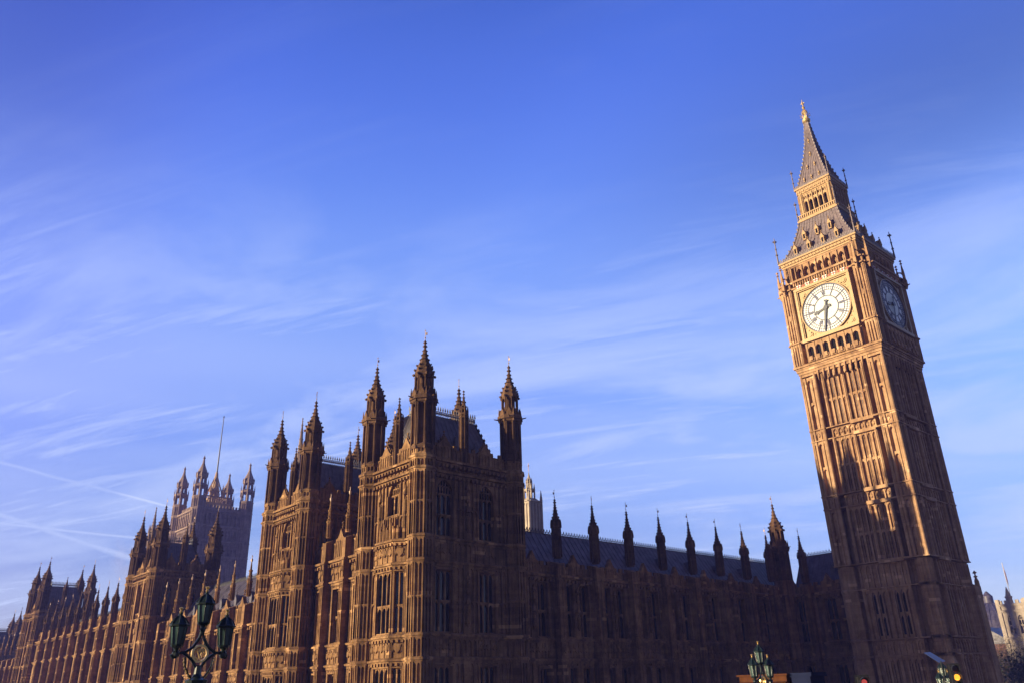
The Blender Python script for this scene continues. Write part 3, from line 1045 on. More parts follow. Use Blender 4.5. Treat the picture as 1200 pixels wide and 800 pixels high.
    if chimney:
        c = MB()
        cx, cy = x1 - 4.2, y1 - 8.75
        if Wy > 11: cy = y1 - Wy + 1.2
        c.wbox(cx - .7, cx + .7, cy - .75, cy + .75, s5, par + 4.9)
        c.wbox(cx - .82, cx + .82, cy - .87, cy + .87, par + 4.9, par + 5.2)
        c.wbox(cx - .82, cx + .82, cy - .87, cy + .87, par + 1.2, par + 1.45)
        for k in range(3):
            c.lathe(cx, cy - .45 + .45 * k, [(.16, par + 5.2), (.13, par + 5.75)], 8)
        c.build('chimney', M['pale'], R)
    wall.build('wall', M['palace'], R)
    return R


# ---------------------------------------------------------------- ranges between the towers
def palace_range(label, F, u0, u1, zs, pins, ptip, bw, proj, par, roof, win_off, lights=2, pin='post', pscale=1.0, name='palace_range', gab=True, wpb=1, ww=1.7, flo=None, rib=True, dorm=True, roof_mat='lead', base=-3, cresting=True, twin=False, finial_gab=True):
    """zs: string levels as (bottom,top) storeys; roof=(eave z, eave w, ridge z, ridge w)"""
    ox, oy, ux, uy, nx, ny = F
    um = (u0 + u1) / 2
    R = root(name, label, 'building range', (ox + um * ux, oy + um * uy, 0), None)
    wall = MB()
    wall.box(F, u0, u1, roof[3] * 2 if roof else -8, -.62, base, par - 1.0)
    st = Each(R, 'string_course', M['palace'])
    cv = Each(R, 'carved_panel', M['palace'])
    edges = [u0] + sorted(pins) + [u1]
    for (z0, z1, kind) in flo:
        ops = []
        for a, b in zip(edges[:-1], edges[1:]):
            if b - a < 2.2:
                continue
            lo = a + (bw / 2 if a in pins else .1)
            hi = b - (bw / 2 if b in pins else .1)
            if kind == 'win':
                if wpb == 1:
                    cs = [(lo + hi) / 2]
                else:
                    q = (hi - lo)
                    cs = [lo + q * .25, lo + q * .75]
                    wall.box(F, (lo + hi) / 2 - .35, (lo + hi) / 2 + .35, -.05, .18, z0, z1)
                    if rib and z0 > 8:
                        statue_mb(wall, F, (lo + hi) / 2, z0 + 1.4, 1.3, .16)
                        statue_mb(wall, F, (lo + hi) / 2, z0 + 4.2, .8, .16)
                wdt = min(ww, (hi - lo) / wpb * .66)
                za, zb = z0 + .25, z1 - .85
                for c in cs:
                    ops.append((c, wdt, za, zb, None))
                    window(R, F, c, wdt, za, zb, lights, ((za + zb) / 2 - .1,), None, -.46, t=.11)
                    if rib:
                        wall.ribs(F, c - wdt / 2, c + wdt / 2, zb + .2, z1 - .3, lights * 2, 0, .08, .07)
                if rib:
                    brk = [lo] + [x for c in cs for x in (c - wdt / 2 - .2, c + wdt / 2 + .2)] + [hi]
                    for i in range(0, len(brk), 2):
                        if brk[i + 1] - brk[i] > .25:
                            wall.ribs(F, brk[i], brk[i + 1], z0 + .2, z1 - .3, max(1, int((brk[i + 1] - brk[i]) / .4)), 0, .08, .08, mid=[(z0 + z1) / 2])
            else:
                cv.carving(F, lo + .05, hi - .05, z0 + .2, z1 - .28, max(2, int((hi - lo) / .85)))
        wall_row(wall, F, u0, u1, z0, z1, ops)
    for (z0, z1, kind) in flo:
        st.string(F, u0, u1, z0, .24, .34, 0) if z0 > 0 else None
    ztop = flo[-1][1]
    st.string(F, u0, u1, ztop, .36, .44, .6)
    wall.box(F, u0, u1, -.42, -.06, ztop, par - .55)
    wall.ribs(F, u0, u1, ztop + .3, par - .58, int((u1 - u0) / .55), -.06, .09, .08)
    n_ = int((u1 - u0) / 1.1)
    for i in range(n_):
        c = u0 + (u1 - u0) * (i + .5) / n_
        wall.box(F, c - .28, c + .28, -.38, -.10, par - .55, par - .1)
    # gablets in the middle of each bay
    if gab:
        for a, b in zip(edges[:-1], edges[1:]):
            if b - a < 3:
                continue
            c = (a + b) / 2
            g = MB()
            g.poly(F, [(c - .95, ztop + .2), (c + .95, ztop + .2), (c + .95, par - .2), (c + .55, par), (c, par + .95), (c - .55, par), (c - .95, par - .2)], -.46, .04)
            g.ribs(F, c - .8, c + .8, ztop + .4, par - .3, 4, .04, .08, .07)
            if finial_gab:
                g.finial(ox + c * ux - .2 * nx, oy + c * uy - .2 * ny, par + .85, 1.1, .14)
            g.build('gablet', M['palace'], R)
    # buttresses, each with its pinnacle
    for c in pins:
        b = MB()
        zt = par + .1
        b.box(F, c - bw / 2, c + bw / 2, -.1, proj, base, zt - 1.6)
        b.wedge(F, c - bw / 2, c + bw / 2, -.1, proj, zt - 1.6, zt - .2, zt - .6)
        for (z0, z1, kind) in flo:
            b.wedge(F, c - bw / 2 - .12, c + bw / 2 + .12, 0, proj + .16, z1 - .3, z1 + .1, z1 - .05)
            if kind == 'win':
                b.ribs(F, c - bw / 2 + .06, c + bw / 2 - .06, max(z0, -1) + .2, z1 - .4, 2, proj, .08, .08, mid=[(z0 + z1) / 2])
                b.box(F, c - bw / 2 - .05, c + bw / 2 + .05, 0, proj + .07, (z0 + z1) / 2 - .08, (z0 + z1) / 2 + .08)
            else:
                b.carving(F, c - bw / 2 + .06, c + bw / 2 - .06, z0 + .2, z1 - .35, 1, proj)
        bo = b.build('buttress', M['palace'], R)
        pt = ptip(c) if callable(ptip) else ptip
        pw = proj * .45
        place(P[pin], bo, (ox + c * ux + pw * nx, oy + c * uy + pw * ny, pt), pscale)
    if roof:
        ez, ew, rz, rw = roof
        r = MB()
        pts = [(ew, ez), (rw, rz), (2 * rw - ew, ez)]
        vs = [(ox + u * ux + w * nx, oy + u * uy + w * ny, z) for u in (u0, u1) for (w, z) in pts]
        r.add(vs, [(0, 1, 4, 3), (1, 2, 5, 4), (0, 2, 1), (3, 4, 5), (0, 3, 5, 2)])
        n_ = int((u1 - u0) / .8)
        for i in range(n_ + 1):
            u = u0 + (u1 - u0) * i / n_
            r.tube([(ox + u * ux + ew * nx, oy + u * uy + ew * ny, ez + .02), (ox + u * ux + rw * nx, oy + u * uy + rw * ny, rz + .02)], .05, 4)
        ro = r.build('roof', M[roof_mat], R)
        if cresting:
            cr = MB()
            cr.cresting((ox + u0 * ux + rw * nx, oy + u0 * uy + rw * ny, rz), (ox + u1 * ux + rw * nx, oy + u1 * uy + rw * ny, rz), .62, .48)
            cr.build('cresting', M['iron'], ro)
        if dorm:
            for a, b in zip(edges[:-1], edges[1:]):
                if b - a < 3:
                    continue
                c = (a + b) / 2
                tt = .38
                w_, z_ = ew + (rw - ew) * tt, ez + (rz - ez) * tt
                d = MB()
                d.poly(F, [(c - .38, z_ - .5), (c + .38, z_ - .5), (c + .38, z_ + .45), (c, z_ + 1.1), (c - .38, z_ + .45)], w_ - 1.4, w_ + .35)
                d.finial(ox + c * ux + (w_ + .1) * nx, oy + c * uy + (w_ + .1) * ny, z_ + 1.0, .6, .12)
                d.build('dormer', M[roof_mat], ro)
    wall.build('wall', M['palace'], R)
    return R


SN = (11.1, 13.2, 20.0, 22.3, 29.05, 30.25)
GT = 'four-turreted towers along the river front'


def build_palace():
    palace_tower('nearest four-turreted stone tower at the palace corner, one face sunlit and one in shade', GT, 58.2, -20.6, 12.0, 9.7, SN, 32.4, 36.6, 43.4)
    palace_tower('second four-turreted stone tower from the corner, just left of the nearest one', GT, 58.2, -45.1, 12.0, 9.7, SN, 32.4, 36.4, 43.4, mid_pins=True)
    SM = (9.0, 11.0, 17.0, 20.8, 27.1, 28.2)
    palace_tower('hazy turreted river tower in front of the square tower with the flagpole', GT, 58.2, -98.4, 9.2, 11.4, SM, 30.0, 33.7, 39.2, fine=False, chimney=False, oriel=False)
    palace_tower('far turreted river tower with four dark spirelets at the left end of the roofline', GT, 57.4, -182.0, 10.2, 10.6, (8.4, 10.4, 16.4, 20.9, 27.3, 28.4), 30.4, 34.9, 40.3, fine=False, chimney=False, oriel=False)
    palace_tower('farthest river tower, its single spirelet low at the left edge', GT, 58.2, -264.0, 12.0, 10.0, (7.0, 9, 14, 16.5, 22.5, 23.5), 25, 29.5, 35.8, fine=False, chimney=False, oriel=False, mid_pins=False)
    # river front, first stretch between the two near towers
    RA = palace_range('short sunlit window range between the two nearest river towers', fE(57.1), -43.7, -31.9, None, [-36.3, -40.8], 29.7, .75, .85, 25.0, (23.2, -1.6, 27.2, -5.5), 0, 2,
                 flo=[(-3, 11.1, 'win'), (11.1, 13.2, 'band'), (13.2, 20.0, 'win'), (20.0, 22.35, 'band')], ww=1.9)
    blocker = MB()  # added block, hidden from view, that shades the north range pinnacles
    blocker.wbox(44.5, 50.6, -43.6, -31.6, 0, 31.0)
    blocker.poly((50.6, 0, 0, 1, 1, 0), [(-43.8, 31.0), (-31.4, 31.0), (-34.0, 35.2), (-41.2, 35.2)], -6.2, .1)
    for y in (-42.2, -37.6, -33.0):
        blocker.wbox(46.6, 48.2, y - .9, y + .9, 30, 36.6)
        blocker.wbox(46.5, 48.3, y - 1.0, y + 1.0, 36.6, 36.9)
    blocker.build('shade_block', M['palace'], RA)
    palace_range('long low sunlit range behind the nearest green lamp, with slender light-tipped buttress posts', fE(57.1), -97.2, -56.4, None, [-61.8, -67.3, -72.6, -78.0, -83.3, -88.8, -94.3], 25.2, .8, .95, 19.9, (18.6, -1.8, 25.2, -7.0), 0, 2,
                 flo=[(-3, 9.4, 'win'), (9.4, 11.4, 'band'), (11.4, 16.95, 'win')], ww=1.9)
    palace_range('distant taller range of many buttresses between the hazy tower and the far tower', fE(57.1), -181.0, -111.0, None, [-115.3, -121.5, -127.7, -134.1, -140.4, -146.8, -153.2, -159.4, -165.9, -172.9], 28.7, .95, 1.0, 23.6, (22.3, -1.8, 25.6, -6.5), 0, 2,
                 flo=[(-3, 9.0, 'win'), (9.0, 11.0, 'band'), (11.0, 16.9, 'win'), (16.9, 21.35, 'win')], ww=2.2, pin='pin', pscale=1.0, rib=False)
    palace_range('lowest distant range beyond the far tower at the left edge', fE(57.1), -263.0, -193.5, None, [-199.0 - 6.2 * i for i in range(10)], 24.5, .9, 1.0, 19.0, (16.5, -1.8, 18.8, -6.5), 0, 2,
                 flo=[(-3, 9.0, 'win'), (9.0, 11.0, 'band'), (11.0, 16.9, 'win')], ww=2.0, pin='post', rib=False, gab=False, dorm=False)
    # shaded north range
    xs = [38.1 - 6.337 * i for i in range(8)]
    palace_range('long shaded north range with a row of dark spirelets, between corner tower and clock tower', fN(-22.75), -17.5, 45.0, None, xs, 28.84, 1.15, 1.1, 21.7, (21.2, -1.4, 25.7, -4.4), 0, 2,
                 flo=[(-3, 11.1, 'win'), (11.1, 13.2, 'band'), (13.2, 20.0, 'win')], ww=1.55, wpb=2, pin='pin', finial_gab=False)
    palace_range('short shaded return range, behind the left foot of the clock tower', fE(-9.8), -21.5, -2.0, None, [-18.6, -12.4, -6.2], 28.5, 1.1, .9, 21.7, (21.2, -1.4, 26.0, -4.4), 0, 2,
                 flo=[(-3, 11.1, 'win'), (11.1, 13.2, 'band'), (13.2, 20.0, 'win')], ww=1.7, wpb=1, pin='pin', finial_gab=False)
    # stair turret in the angle
    R = root('stair_turret', 'tall stair turret with a sunlit spirelet in the angle left of the clock tower', 'turret', (-9.4, -22.2, 0))
    t = MB()
    t.lathe(-9.4, -22.2, [(1.45, -3), (1.45, 22.2)], 8)
    for z0, z1 in ((-1, 11.1), (11.1, 13.2), (13.2, 20.0)):
        octa_ribs(t, -9.4, -22.2, 1.45, z0 + .2, z1 - .3, .1)
    for z in (11.1, 13.2, 20.0):
        ring(t, -9.4, -22.2, 1.45, z, .25, .36)
    t.build('turret', M['palace'], R)
    place(P['turret_top'], R, (-9.4, -22.2, 34.0))


build_palace()


# ---------------------------------------------------------------- clock tower
def slit(parent, F, u, w, z0, z1, wd=.34, mat='void'):
    mb = MB()
    mb.poly(F, [(u - wd / 2, z0), (u + wd / 2, z0), (u + wd / 2, z1 - wd), (u, z1), (u - wd / 2, z1 - wd)], w - .02, w + .03)
    return mb.build('window', M[mat], parent)


def clock_dial(R, F):
    """dial, rings, numerals and hands in the plane of F, centre u=0, z=54.9"""
    zc = 54.9
    ox, oy, ux, uy, nx, ny = F
    # u grows leftwards on the north face and rightwards on the east face as seen from outside
    sgn = 1.0 if abs(nx) > .5 else -1.0

    def pt(r, ang):            # ang clockwise from XII as the viewer sees it
        return (sgn * r * math.sin(ang), zc + r * math.cos(ang))

    def disc(mb, r0, r1, w0, w1, n=72):
        if r0 <= 0:
            mb.poly(F, [pt(r1, 2 * PI * i / n) for i in range(n)], w0, w1)
        else:
            for i in range(n):
                a, b = 2 * PI * i / n, 2 * PI * (i + 1) / n
                mb.poly(F, [pt(r0, a), pt(r1, a), pt(r1, b), pt(r0, b)], w0, w1)

    def bar(mb, p, q, t, w0, w1):
        d = Vector((q[0] - p[0], q[1] - p[1]))
        nn = Vector((-d.y, d.x)).normalized() * t / 2
        mb.poly(F, [(p[0] + nn.x, p[1] + nn.y), (q[0] + nn.x, q[1] + nn.y), (q[0] - nn.x, q[1] - nn.y), (p[0] - nn.x, p[1] - nn.y)], w0, w1)

    D = MB()
    disc(D, 0, 3.5, -.10, .0)
    dial = D.build('clock_dial', M['opal'], R)
    c = MB()
    disc(c, 0, 1.72, -.02, .012)
    c.build('rosette', M['opal2'], dial)
    r = MB()
    for r0, r1 in ((3.34, 3.50), (2.97, 3.04), (2.56, 2.66), (1.68, 1.82)):
        disc(r, r0, r1, -.02, .05)
    for i in range(60):
        a = 2 * PI * i / 60
        bar(r, pt(2.62, a), pt(3.36, a), .055, -.02, .035)
    for i in range(12):
        a = 2 * PI * i / 12
        bar(r, pt(1.75, a), pt(3.4, a), .17, -.02, .045)
    r.build('dial_ring', M['dialblue'], dial)
    nm = MB()
    roman = ['XII', 'I', 'II', 'III', 'IIII', 'V', 'VI', 'VII', 'VIII', 'IX', 'X', 'XI']
    wid = {'I': .14, 'V': .30, 'X': .32}
    for h, s in enumerate(roman):
        a = 2 * PI * h / 12
        tot = sum(wid[ch] for ch in s)
        sc = min(1.0, .85 / tot)
        x = -tot * sc / 2

        def loc(px, rr):
            # px sideways (clockwise positive), rr radius
            return (sgn * (rr * math.sin(a) + px * math.cos(a)), zc + rr * math.cos(a) - px * math.sin(a))
        for ch in s:
            w_ = wid[ch] * sc
            r0, r1 = 1.92, 2.50
            if ch == 'I':
                bar(nm, loc(x + w_ / 2, r0), loc(x + w_ / 2, r1), .095, -.02, .03)
            elif ch == 'V':
                bar(nm, loc(x + w_ / 2, r0), loc(x + .03, r1), .095, -.02, .03)
                bar(nm, loc(x + w_ / 2, r0), loc(x + w_ - .03, r1), .095, -.02, .03)
            else:
                bar(nm, loc(x + .03, r0), loc(x + w_ - .03, r1), .095, -.02, .03)
                bar(nm, loc(x + w_ - .03, r0), loc(x + .03, r1), .095, -.02, .03)
            x += w_
    nm.build('numerals', M['dialblue'], dial)

    def hand(name, ang, outline, w0, w1):
        ca, sa = math.cos(ang), math.sin(ang)
        mb = MB()
        mb.poly(F, [(sgn * (rr * sa + px * ca), zc + rr * ca - px * sa) for px, rr in outline], w0, w1)
        disc2 = [(sgn * .30 * math.sin(2 * PI * i / 20), zc + .30 * math.cos(2 * PI * i / 20)) for i in range(20)]
        mb.poly(F, disc2, w0 - .01, w1 + .02)
        mb.build(name, M['hand'], dial)
    hand('hour_hand', math.radians(256), [(-.13, -.75), (-.26, -.62), (-.16, -.42), (-.13, 0), (-.15, 1.15), (-.32, 1.40), (-.12, 1.62), (0, 2.02), (.12, 1.62), (.32, 1.40), (.15, 1.15), (.13, 0), (.16, -.42), (.26, -.62), (.13, -.75)], .10, .16)
    hand('minute_hand', math.radians(192), [(-.10, -.8), (-.27, -.92), (-.25, -1.1), (.25, -1.1), (.27, -.92), (.10, -.8), (.17, 0), (.11, 2.4), (.06, 3.35), (-.06, 3.35), (-.11, 2.4), (-.17, 0)], .18, .24)


def clock_tower():
    R = root('clock_tower', 'tall clock tower with gilded dials, honey stone lit at the top, iron spire', 'clock tower', (0, 0, 0))
    FA = [fE(0), fN(0), fS(0), fW(0)]
    H = 5.7
    shaft = MB()
    STZ = {}
    # solid cores
    core = H - 1.5
    shaft.wbox(-core, core, -core, core, -2, 47.0)
    lv = [(-2, 10.67, 0), (10.67, 12.5, 1), (12.5, 18.25, 0), (18.25, 21.27, 1), (21.27, 28.33, 0), (28.33, 30.0, 1), (30.0, 37.35, 0), (37.35, 38.85, 1), (38.85, 46.3, 0)]
    for fi, F in enumerate(FA):
        if fi >= 2:
            shaft.box(F, -core, core, core - .1, H - .5, -2, 47)
            continue
        # middle field of panels
        shaft.box(F, -2.95, 2.95, core - .05, H - .55, -2, 46.6)
        for z0, z1, band in lv:
            if band:
                shaft.ribs(F, -2.9, 2.9, z0 + .15, z1 - .2, 8, H - .55, .26, .16)
                for i in range(8):
                    c = -2.9 + 5.8 * (i + .5) / 8
                    shaft.poly(F, [(c - .2, (z0 + z1) / 2), (c, (z0 + z1) / 2 - .28), (c + .2, (z0 + z1) / 2), (c, (z0 + z1) / 2 + .28)], H - .57, H - .42)
            else:
                n = 8
                us = [-2.8 + 5.6 * i / n for i in range(n + 1)]
                for i, u in enumerate(us):
                    big = i in (0, 4, 8)
                    t_ = .34 if big else .19
                    shaft.box(F, u - t_ / 2, u + t_ / 2, H - .58, H - (.06 if big else .20), z0, z1)
                    if big:
                        shaft.box(F, u - .07, u + .07, H - .08, H + .04, z0, z1)
                for i in range(n):
                    a, b = us[i] + .1, us[i + 1] - .1
                    shaft.arch(F, a, b, z1 - 1.0, z1 - .42, z1, H - .57, H - .26, 3)
                    if z1 - z0 > 6:
                        zm = (z0 + z1) / 2
                        shaft.arch(F, a, b, zm - .55, zm - .15, zm + .12, H - .57, H - .30, 2)
                        for q in (.33, .66):
                            shaft.box(F, (a * (1 - q) + b * q) - .03, (a * (1 - q) + b * q) + .03, H - .57, H - .44, z0, z1 - .6)
        # string courses
        for z in (10.67, 12.5, 18.25, 21.27, 28.33, 30.0, 37.35, 38.85):
            STZ.setdefault(z, MB()).string(F, -3.9, 3.9, z, (H + .02) / 1.45, .22)
    # corner piers
    piers = MB()
    for sx in (-1, 1):
        for sy in (-1, 1):
            cx, cy = sx * (H - .95), sy * (H - .95)
            q = 0.95
            qi = q - .38
            piers.wbox(cx - qi, cx + qi, cy - qi, cy + qi, -2, 47.0)
            if sx + sy >= 0:
                kx, ky = cx - sx * .12, cy - sy * .12
                ne = sx > 0 and sy > 0
                if not ne:
                    kx, ky = cx, cy
                pr = .88 if ne else 1.04
                piers.lathe(kx, ky, [(pr, -2), (pr, 21.1)], 8)
                for z0, z1, band in lv[:4]:
                    octa_ribs(piers, kx, ky, pr - .02, max(z0, 0) + .2, z1 - .3, .10)
                piers.lathe(kx, ky, [(pr + .24, -2), (pr + .24, 9.6), (pr + .02, 10.5)], 8)
            for (F, c, ok) in ((fE(0), cy, sx > 0), (fN(0), cx, sy > 0)):
                if not ok:
                    continue
                for z0, z1, band in lv[4:]:
                    for du in (-.62, .62):
                        piers.box(F, c + du - .33, c + du + .33, H - .45, H - .02, z0, z1)
                        for d2 in (-.19, .19):
                            piers.box(F, c + du + d2 - .08, c + du + d2 + .08, H - .06, H + .12, z0, z1)
                        piers.arch(F, c + du - .11, c + du + .11, z1 - .75, z1 - .45, z1, H - .05, H + .08, 2)
                    if band:
                        piers.box(F, c - .27, c + .27, H - .42, H - .14, z0, z1)
                        piers.poly(F, [(c - .2, (z0 + z1) / 2), (c, (z0 + z1) / 2 - .3), (c + .2, (z0 + z1) / 2), (c, (z0 + z1) / 2 + .3)], H - .2, H - .02)
                    for l0, l1 in ((-.28, .28),):
                        piers.arch(F, c + l0, c + l1, z1 - .85, z1 - .4, z1, H - .4, H - .04, 3)
                        if not band and z1 - z0 > 6:
                            zm = (z0 + z1) / 2
                            piers.arch(F, c + l0, c + l1, zm - .5, zm - .15, zm + .15, H - .4, H - .1, 2)
                for z in (10.67, 12.5, 18.25, 21.27, 28.33, 30.0, 37.35, 38.85):
                    (STZ.setdefault(z, MB()).string(F, c - 1.12, c + 1.12, z, (H + .24) / 1.45, .25) if z > 21 else ring(STZ.setdefault(z, MB()), *((cx - .12, cy - .12, .88) if sx > 0 and sy > 0 else (cx, cy, 1.04)), z, .18, .34))
            # angle rolls of the pier
            for ex in (-1, 1):
                for ey in (-1, 1):
                    piers.lathe(cx + ex * q, cy + ey * q, [(.17, 21.2), (.17, 47)], 8)
    for (F, hh) in ((fE(0), 0), (fN(0), 0)):
        pass
    # windows
    for F in FA[:2]:
        for u in (-1.75, -.58, .58 + .0, 1.75):
            pass
        us = [-1.75, -1.05, 1.05, 1.75]
        for u in us:
            slit(R, F, u, H - .55, 22.0, 25.0)
            slit(R, F, u, H - .55, 12.9, 15.0)
            slit(R, F, u, H - .55, 15.35, 17.6)
            slit(R, F, u, H - .55, 6.2, 9.8)
            slit(R, F, u, H - .55, 30.5, 33.1, .26)
            slit(R, F, u, H - .55, 39.4, 42.6, .30, 'slate')
            slit(R, F, u, H - .55, 43.2, 45.6, .30, 'slate')
    # base buttress with small finial on the north west
    bt = MB()
    bt.wbox(-6.25, -4.5, -5.6, 6.15, -2, 18.1)
    bt.wedge(fW(0), -5.6, 6.15, 4.5, 6.45, 18.1, 18.5, 18.2)
    bt.wbox(-6.62, -6.0, 5.5, 6.1, 17.0, 18.4)
    bt.lathe(-6.55, 5.8, [(.30, 17.6), (.30, 19.0), (.10, 19.5)], 4)
    bt.finial(-6.55, 5.8, 19.2, 1.1, .30)
    bt.box(fE(0), -6.1, 6.1, H - .5, H + .25, -2, 4)
    bt.box(fN(0), -6.1, 6.1, H - .5, H + .25, -2, 4)
    bt.build('buttress', M['clock'], R)
    # corbel table under the clock stage
    G = 6.02
    cb = MB()
    for i, z in enumerate((46.5, 46.85, 47.2)):
        h = H + .08 + .13 * i
        cb.wbox(-h, h, -h, h, z, z + .34)
    cb.wbox(-G - .1, G + .1, -G - .1, G + .1, 47.55, 47.75)
    cb.wbox(-G - .28, G + .28, -G - .28, G + .28, 47.75, 48.05)
    for F in FA[:2]:
        for i in range(8):
            c = -3.1 + 6.2 * (i + .5) / 8
            cb.poly(F, [(c - .38, 47.2), (c + .38, 47.2), (c + .30, 46.2), (c, 45.5), (c - .30, 46.2)], H - .3, H - .18)
        for i in range(9):
            c = -3.1 + 6.2 * i / 8
            cb.poly(F, [(c - .14, 46.9), (c + .14, 46.9), (c, 45.4)], H - .2, H + .28)
    cb.build('corbel_table', M['clock'], R)
    vd = Each(R, 'niche', M['void'])  # flat dark plates stand in for the shade inside the corbel niches
    for F in FA[:2]:
        for i in range(7):
            c = -2.95 + 5.9 * (i + .5) / 7
            vd.poly(F, [(c - .22, 45.9), (c, 45.35), (c + .22, 45.9), (c + .16, 46.45), (c - .16, 46.45)], H - .18, H - .12)
    # ---- clock stage
    cs = MB()
    cs.wbox(-4.95, 4.95, -4.95, 4.95, 48.0, 60.4)
    cs.wbox(-4.4, 4.4, -4.4, 4.4, 60.3, 64.0)
    frame = MB()
    for F in FA[:2]:
        cs.box(F, -4.05, 4.05, 5.0, 5.95, 48.05, 50.9)          # below the dial
        for i in range(8):
            c = -3.75 + 7.5 * i / 7
            cs.box(F, c - .13, c + .13, 5.9, 6.42, 48.05, 50.75)
        for i in range(7):
            a, b = -3.75 + 7.5 * i / 7 + .13, -3.75 + 7.5 * (i + 1) / 7 - .13
            cs.arch(F, a, b, 49.75, 50.3, 50.8, 5.9, 6.32, 4)
            cs.box(F, a, b, 5.9, 6.55, 48.05, 48.55)
            cs.box(F, (a + b) / 2 - .22, (a + b) / 2 + .22, 6.3, 6.75, 48.15, 48.75)
        # gilded square frame
        frame.box(F, -4.05, 4.05, 5.0, 6.12, 50.95, 59.0)
        for (u0, u1, z0, z1, w1) in ((-4.1, 4.1, 50.9, 51.35, 6.62), (-4.1, 4.1, 58.7, 59.05, 6.55), (-4.1, -3.75, 51.35, 58.7, 6.5), (3.75, 4.1, 51.35, 58.7, 6.5)):
            frame.box(F, u0, u1, 6.0, w1, z0, z1)
        for (u0, u1, z0, z1, w1) in ((-3.75, 3.75, 51.35, 51.5, 6.38), (-3.75, 3.75, 58.55, 58.7, 6.38), (-3.75, -3.62, 51.5, 58.55, 6.38), (3.62, 3.75, 51.5, 58.55, 6.38)):
            frame.box(F, u0, u1, 6.0, w1, z0, z1)
        # ring moulding and corner roundels
        n = 64
        for i in range(n):
            a, b = 2 * PI * i / n, 2 * PI * (i + 1) / n
            frame.poly(F, [(3.50 * math.sin(a), 54.9 + 3.50 * math.cos(a)), (3.62 * math.sin(a), 54.9 + 3.62 * math.cos(a)), (3.62 * math.sin(b), 54.9 + 3.62 * math.cos(b)), (3.50 * math.sin(b), 54.9 + 3.50 * math.cos(b))], 6.1, 6.42)
        for sx in (-1, 1):
            for sz in (-1, 1):
                for rr, dw in ((.46, .10), (.30, .18)):
                    frame.poly(F, [(sx * 3.0 + rr * math.sin(2 * PI * k / 14), 54.9 + sz * 3.0 + rr * math.cos(2 * PI * k / 14)) for k in range(14)], 6.1, 6.12 + dw)
                for k in range(5):
                    aa = math.radians(28 + 8.5 * k)
                    rr = 3.86
                    frame.poly(F, [(sx * rr * math.sin(aa) + .1 * math.sin(2 * PI * j / 6), 54.9 + sz * rr * math.cos(aa) + .1 * math.cos(2 * PI * j / 6)) for j in range(6)], 6.1, 6.22) if abs(rr * math.sin(aa)) < 3.55 and rr * math.cos(aa) < 3.55 else None
    frame.build('dial_frame', M['gilt_frame'], R)
    clock_dial(R, (6.24, 0, 0, 1, 1, 0))
    clock_dial(R, (0, 6.24, 1, 0, 0, 1))
    # dark openings below the dial and in the belfry
    vo = Each(R, 'opening', M['void'])
    for F in FA[:2]:
        for i in range(7):
            a, b = -3.75 + 7.5 * i / 7 + .22, -3.75 + 7.5 * (i + 1) / 7 - .22
            vo.box(F, a, b, 5.9, 5.97, 48.7, 50.35)
        for i in range(7):
            a, b = -3.75 + 7.5 * i / 7 + .14, -3.75 + 7.5 * (i + 1) / 7 - .14
            vo.box(F, a, b, 4.38, 4.5, 60.5, 62.9)
    # shield frieze, red cross on white, and balustrade
    for F in FA[:2]:
        cs.box(F, -4.05, 4.05, 5.0, 6.15, 59.05, 60.45)
        cs.box(F, -4.1, 4.1, 6.1, 6.5, 60.2, 60.5)
        cs.ribs(F, -4.0, 4.0, 59.6, 60.2, 22, 6.15, .22, .12, heads=False)
        for i in range(6):
            c = -3.3 + 6.6 * i / 5
            sh, rd = MB(), MB()
            sh.poly(F, [(c - .32, 59.62), (c + .32, 59.62), (c + .30, 59.25), (c, 59.06), (c - .30, 59.25)], 6.2, 6.34)
            rd.box(F, c - .06, c + .06, 6.3, 6.37, 59.08, 59.6)
            rd.box(F, c - .30, c + .30, 6.3, 6.37, 59.32, 59.44)
            sho = sh.build('shield', M['white'], R)
            rd.build('cross', M['redgrid'], sho)
            Each(R, 'rose', M['redgrid']).poly(F, [(c + .66 - .1, 59.2), (c + .66 + .1, 59.2), (c + .66 + .1, 59.5), (c + .66 - .1, 59.5)], 6.1, 6.27)
        # belfry arcade
        for i in range(8):
            c = -3.75 + 7.5 * i / 7
            cs.box(F, c - .14, c + .14, 4.4, 5.55, 60.45, 63.0)
            cs.box(F, c - .07, c + .07, 5.5, 5.70, 60.45, 63.0)
        for i in range(7):
            a, b = -3.75 + 7.5 * i / 7 + .14, -3.75 + 7.5 * (i + 1) / 7 - .14
            cs.arch(F, a, b, 61.9, 62.6, 63.0, 4.9, 5.5, 4)
            m_ = (a + b) / 2
            cs.box(F, m_ - .05, m_ + .05, 4.8, 5.0, 60.45, 62.3)
            cs.arch(F, a, m_ - .05, 61.5, 61.85, 62.1, 4.8, 4.97, 2)
            cs.arch(F, m_ + .05, b, 61.5, 61.85, 62.1, 4.8, 4.97, 2)
            cs.box(F, a, b, 5.1, 5.3, 60.45, 60.95)
        cs.box(F, -4.4, 4.4, 4.4, 5.55, 63.0, 63.3)
    cs.build('clock_stage', M['clock'], R)
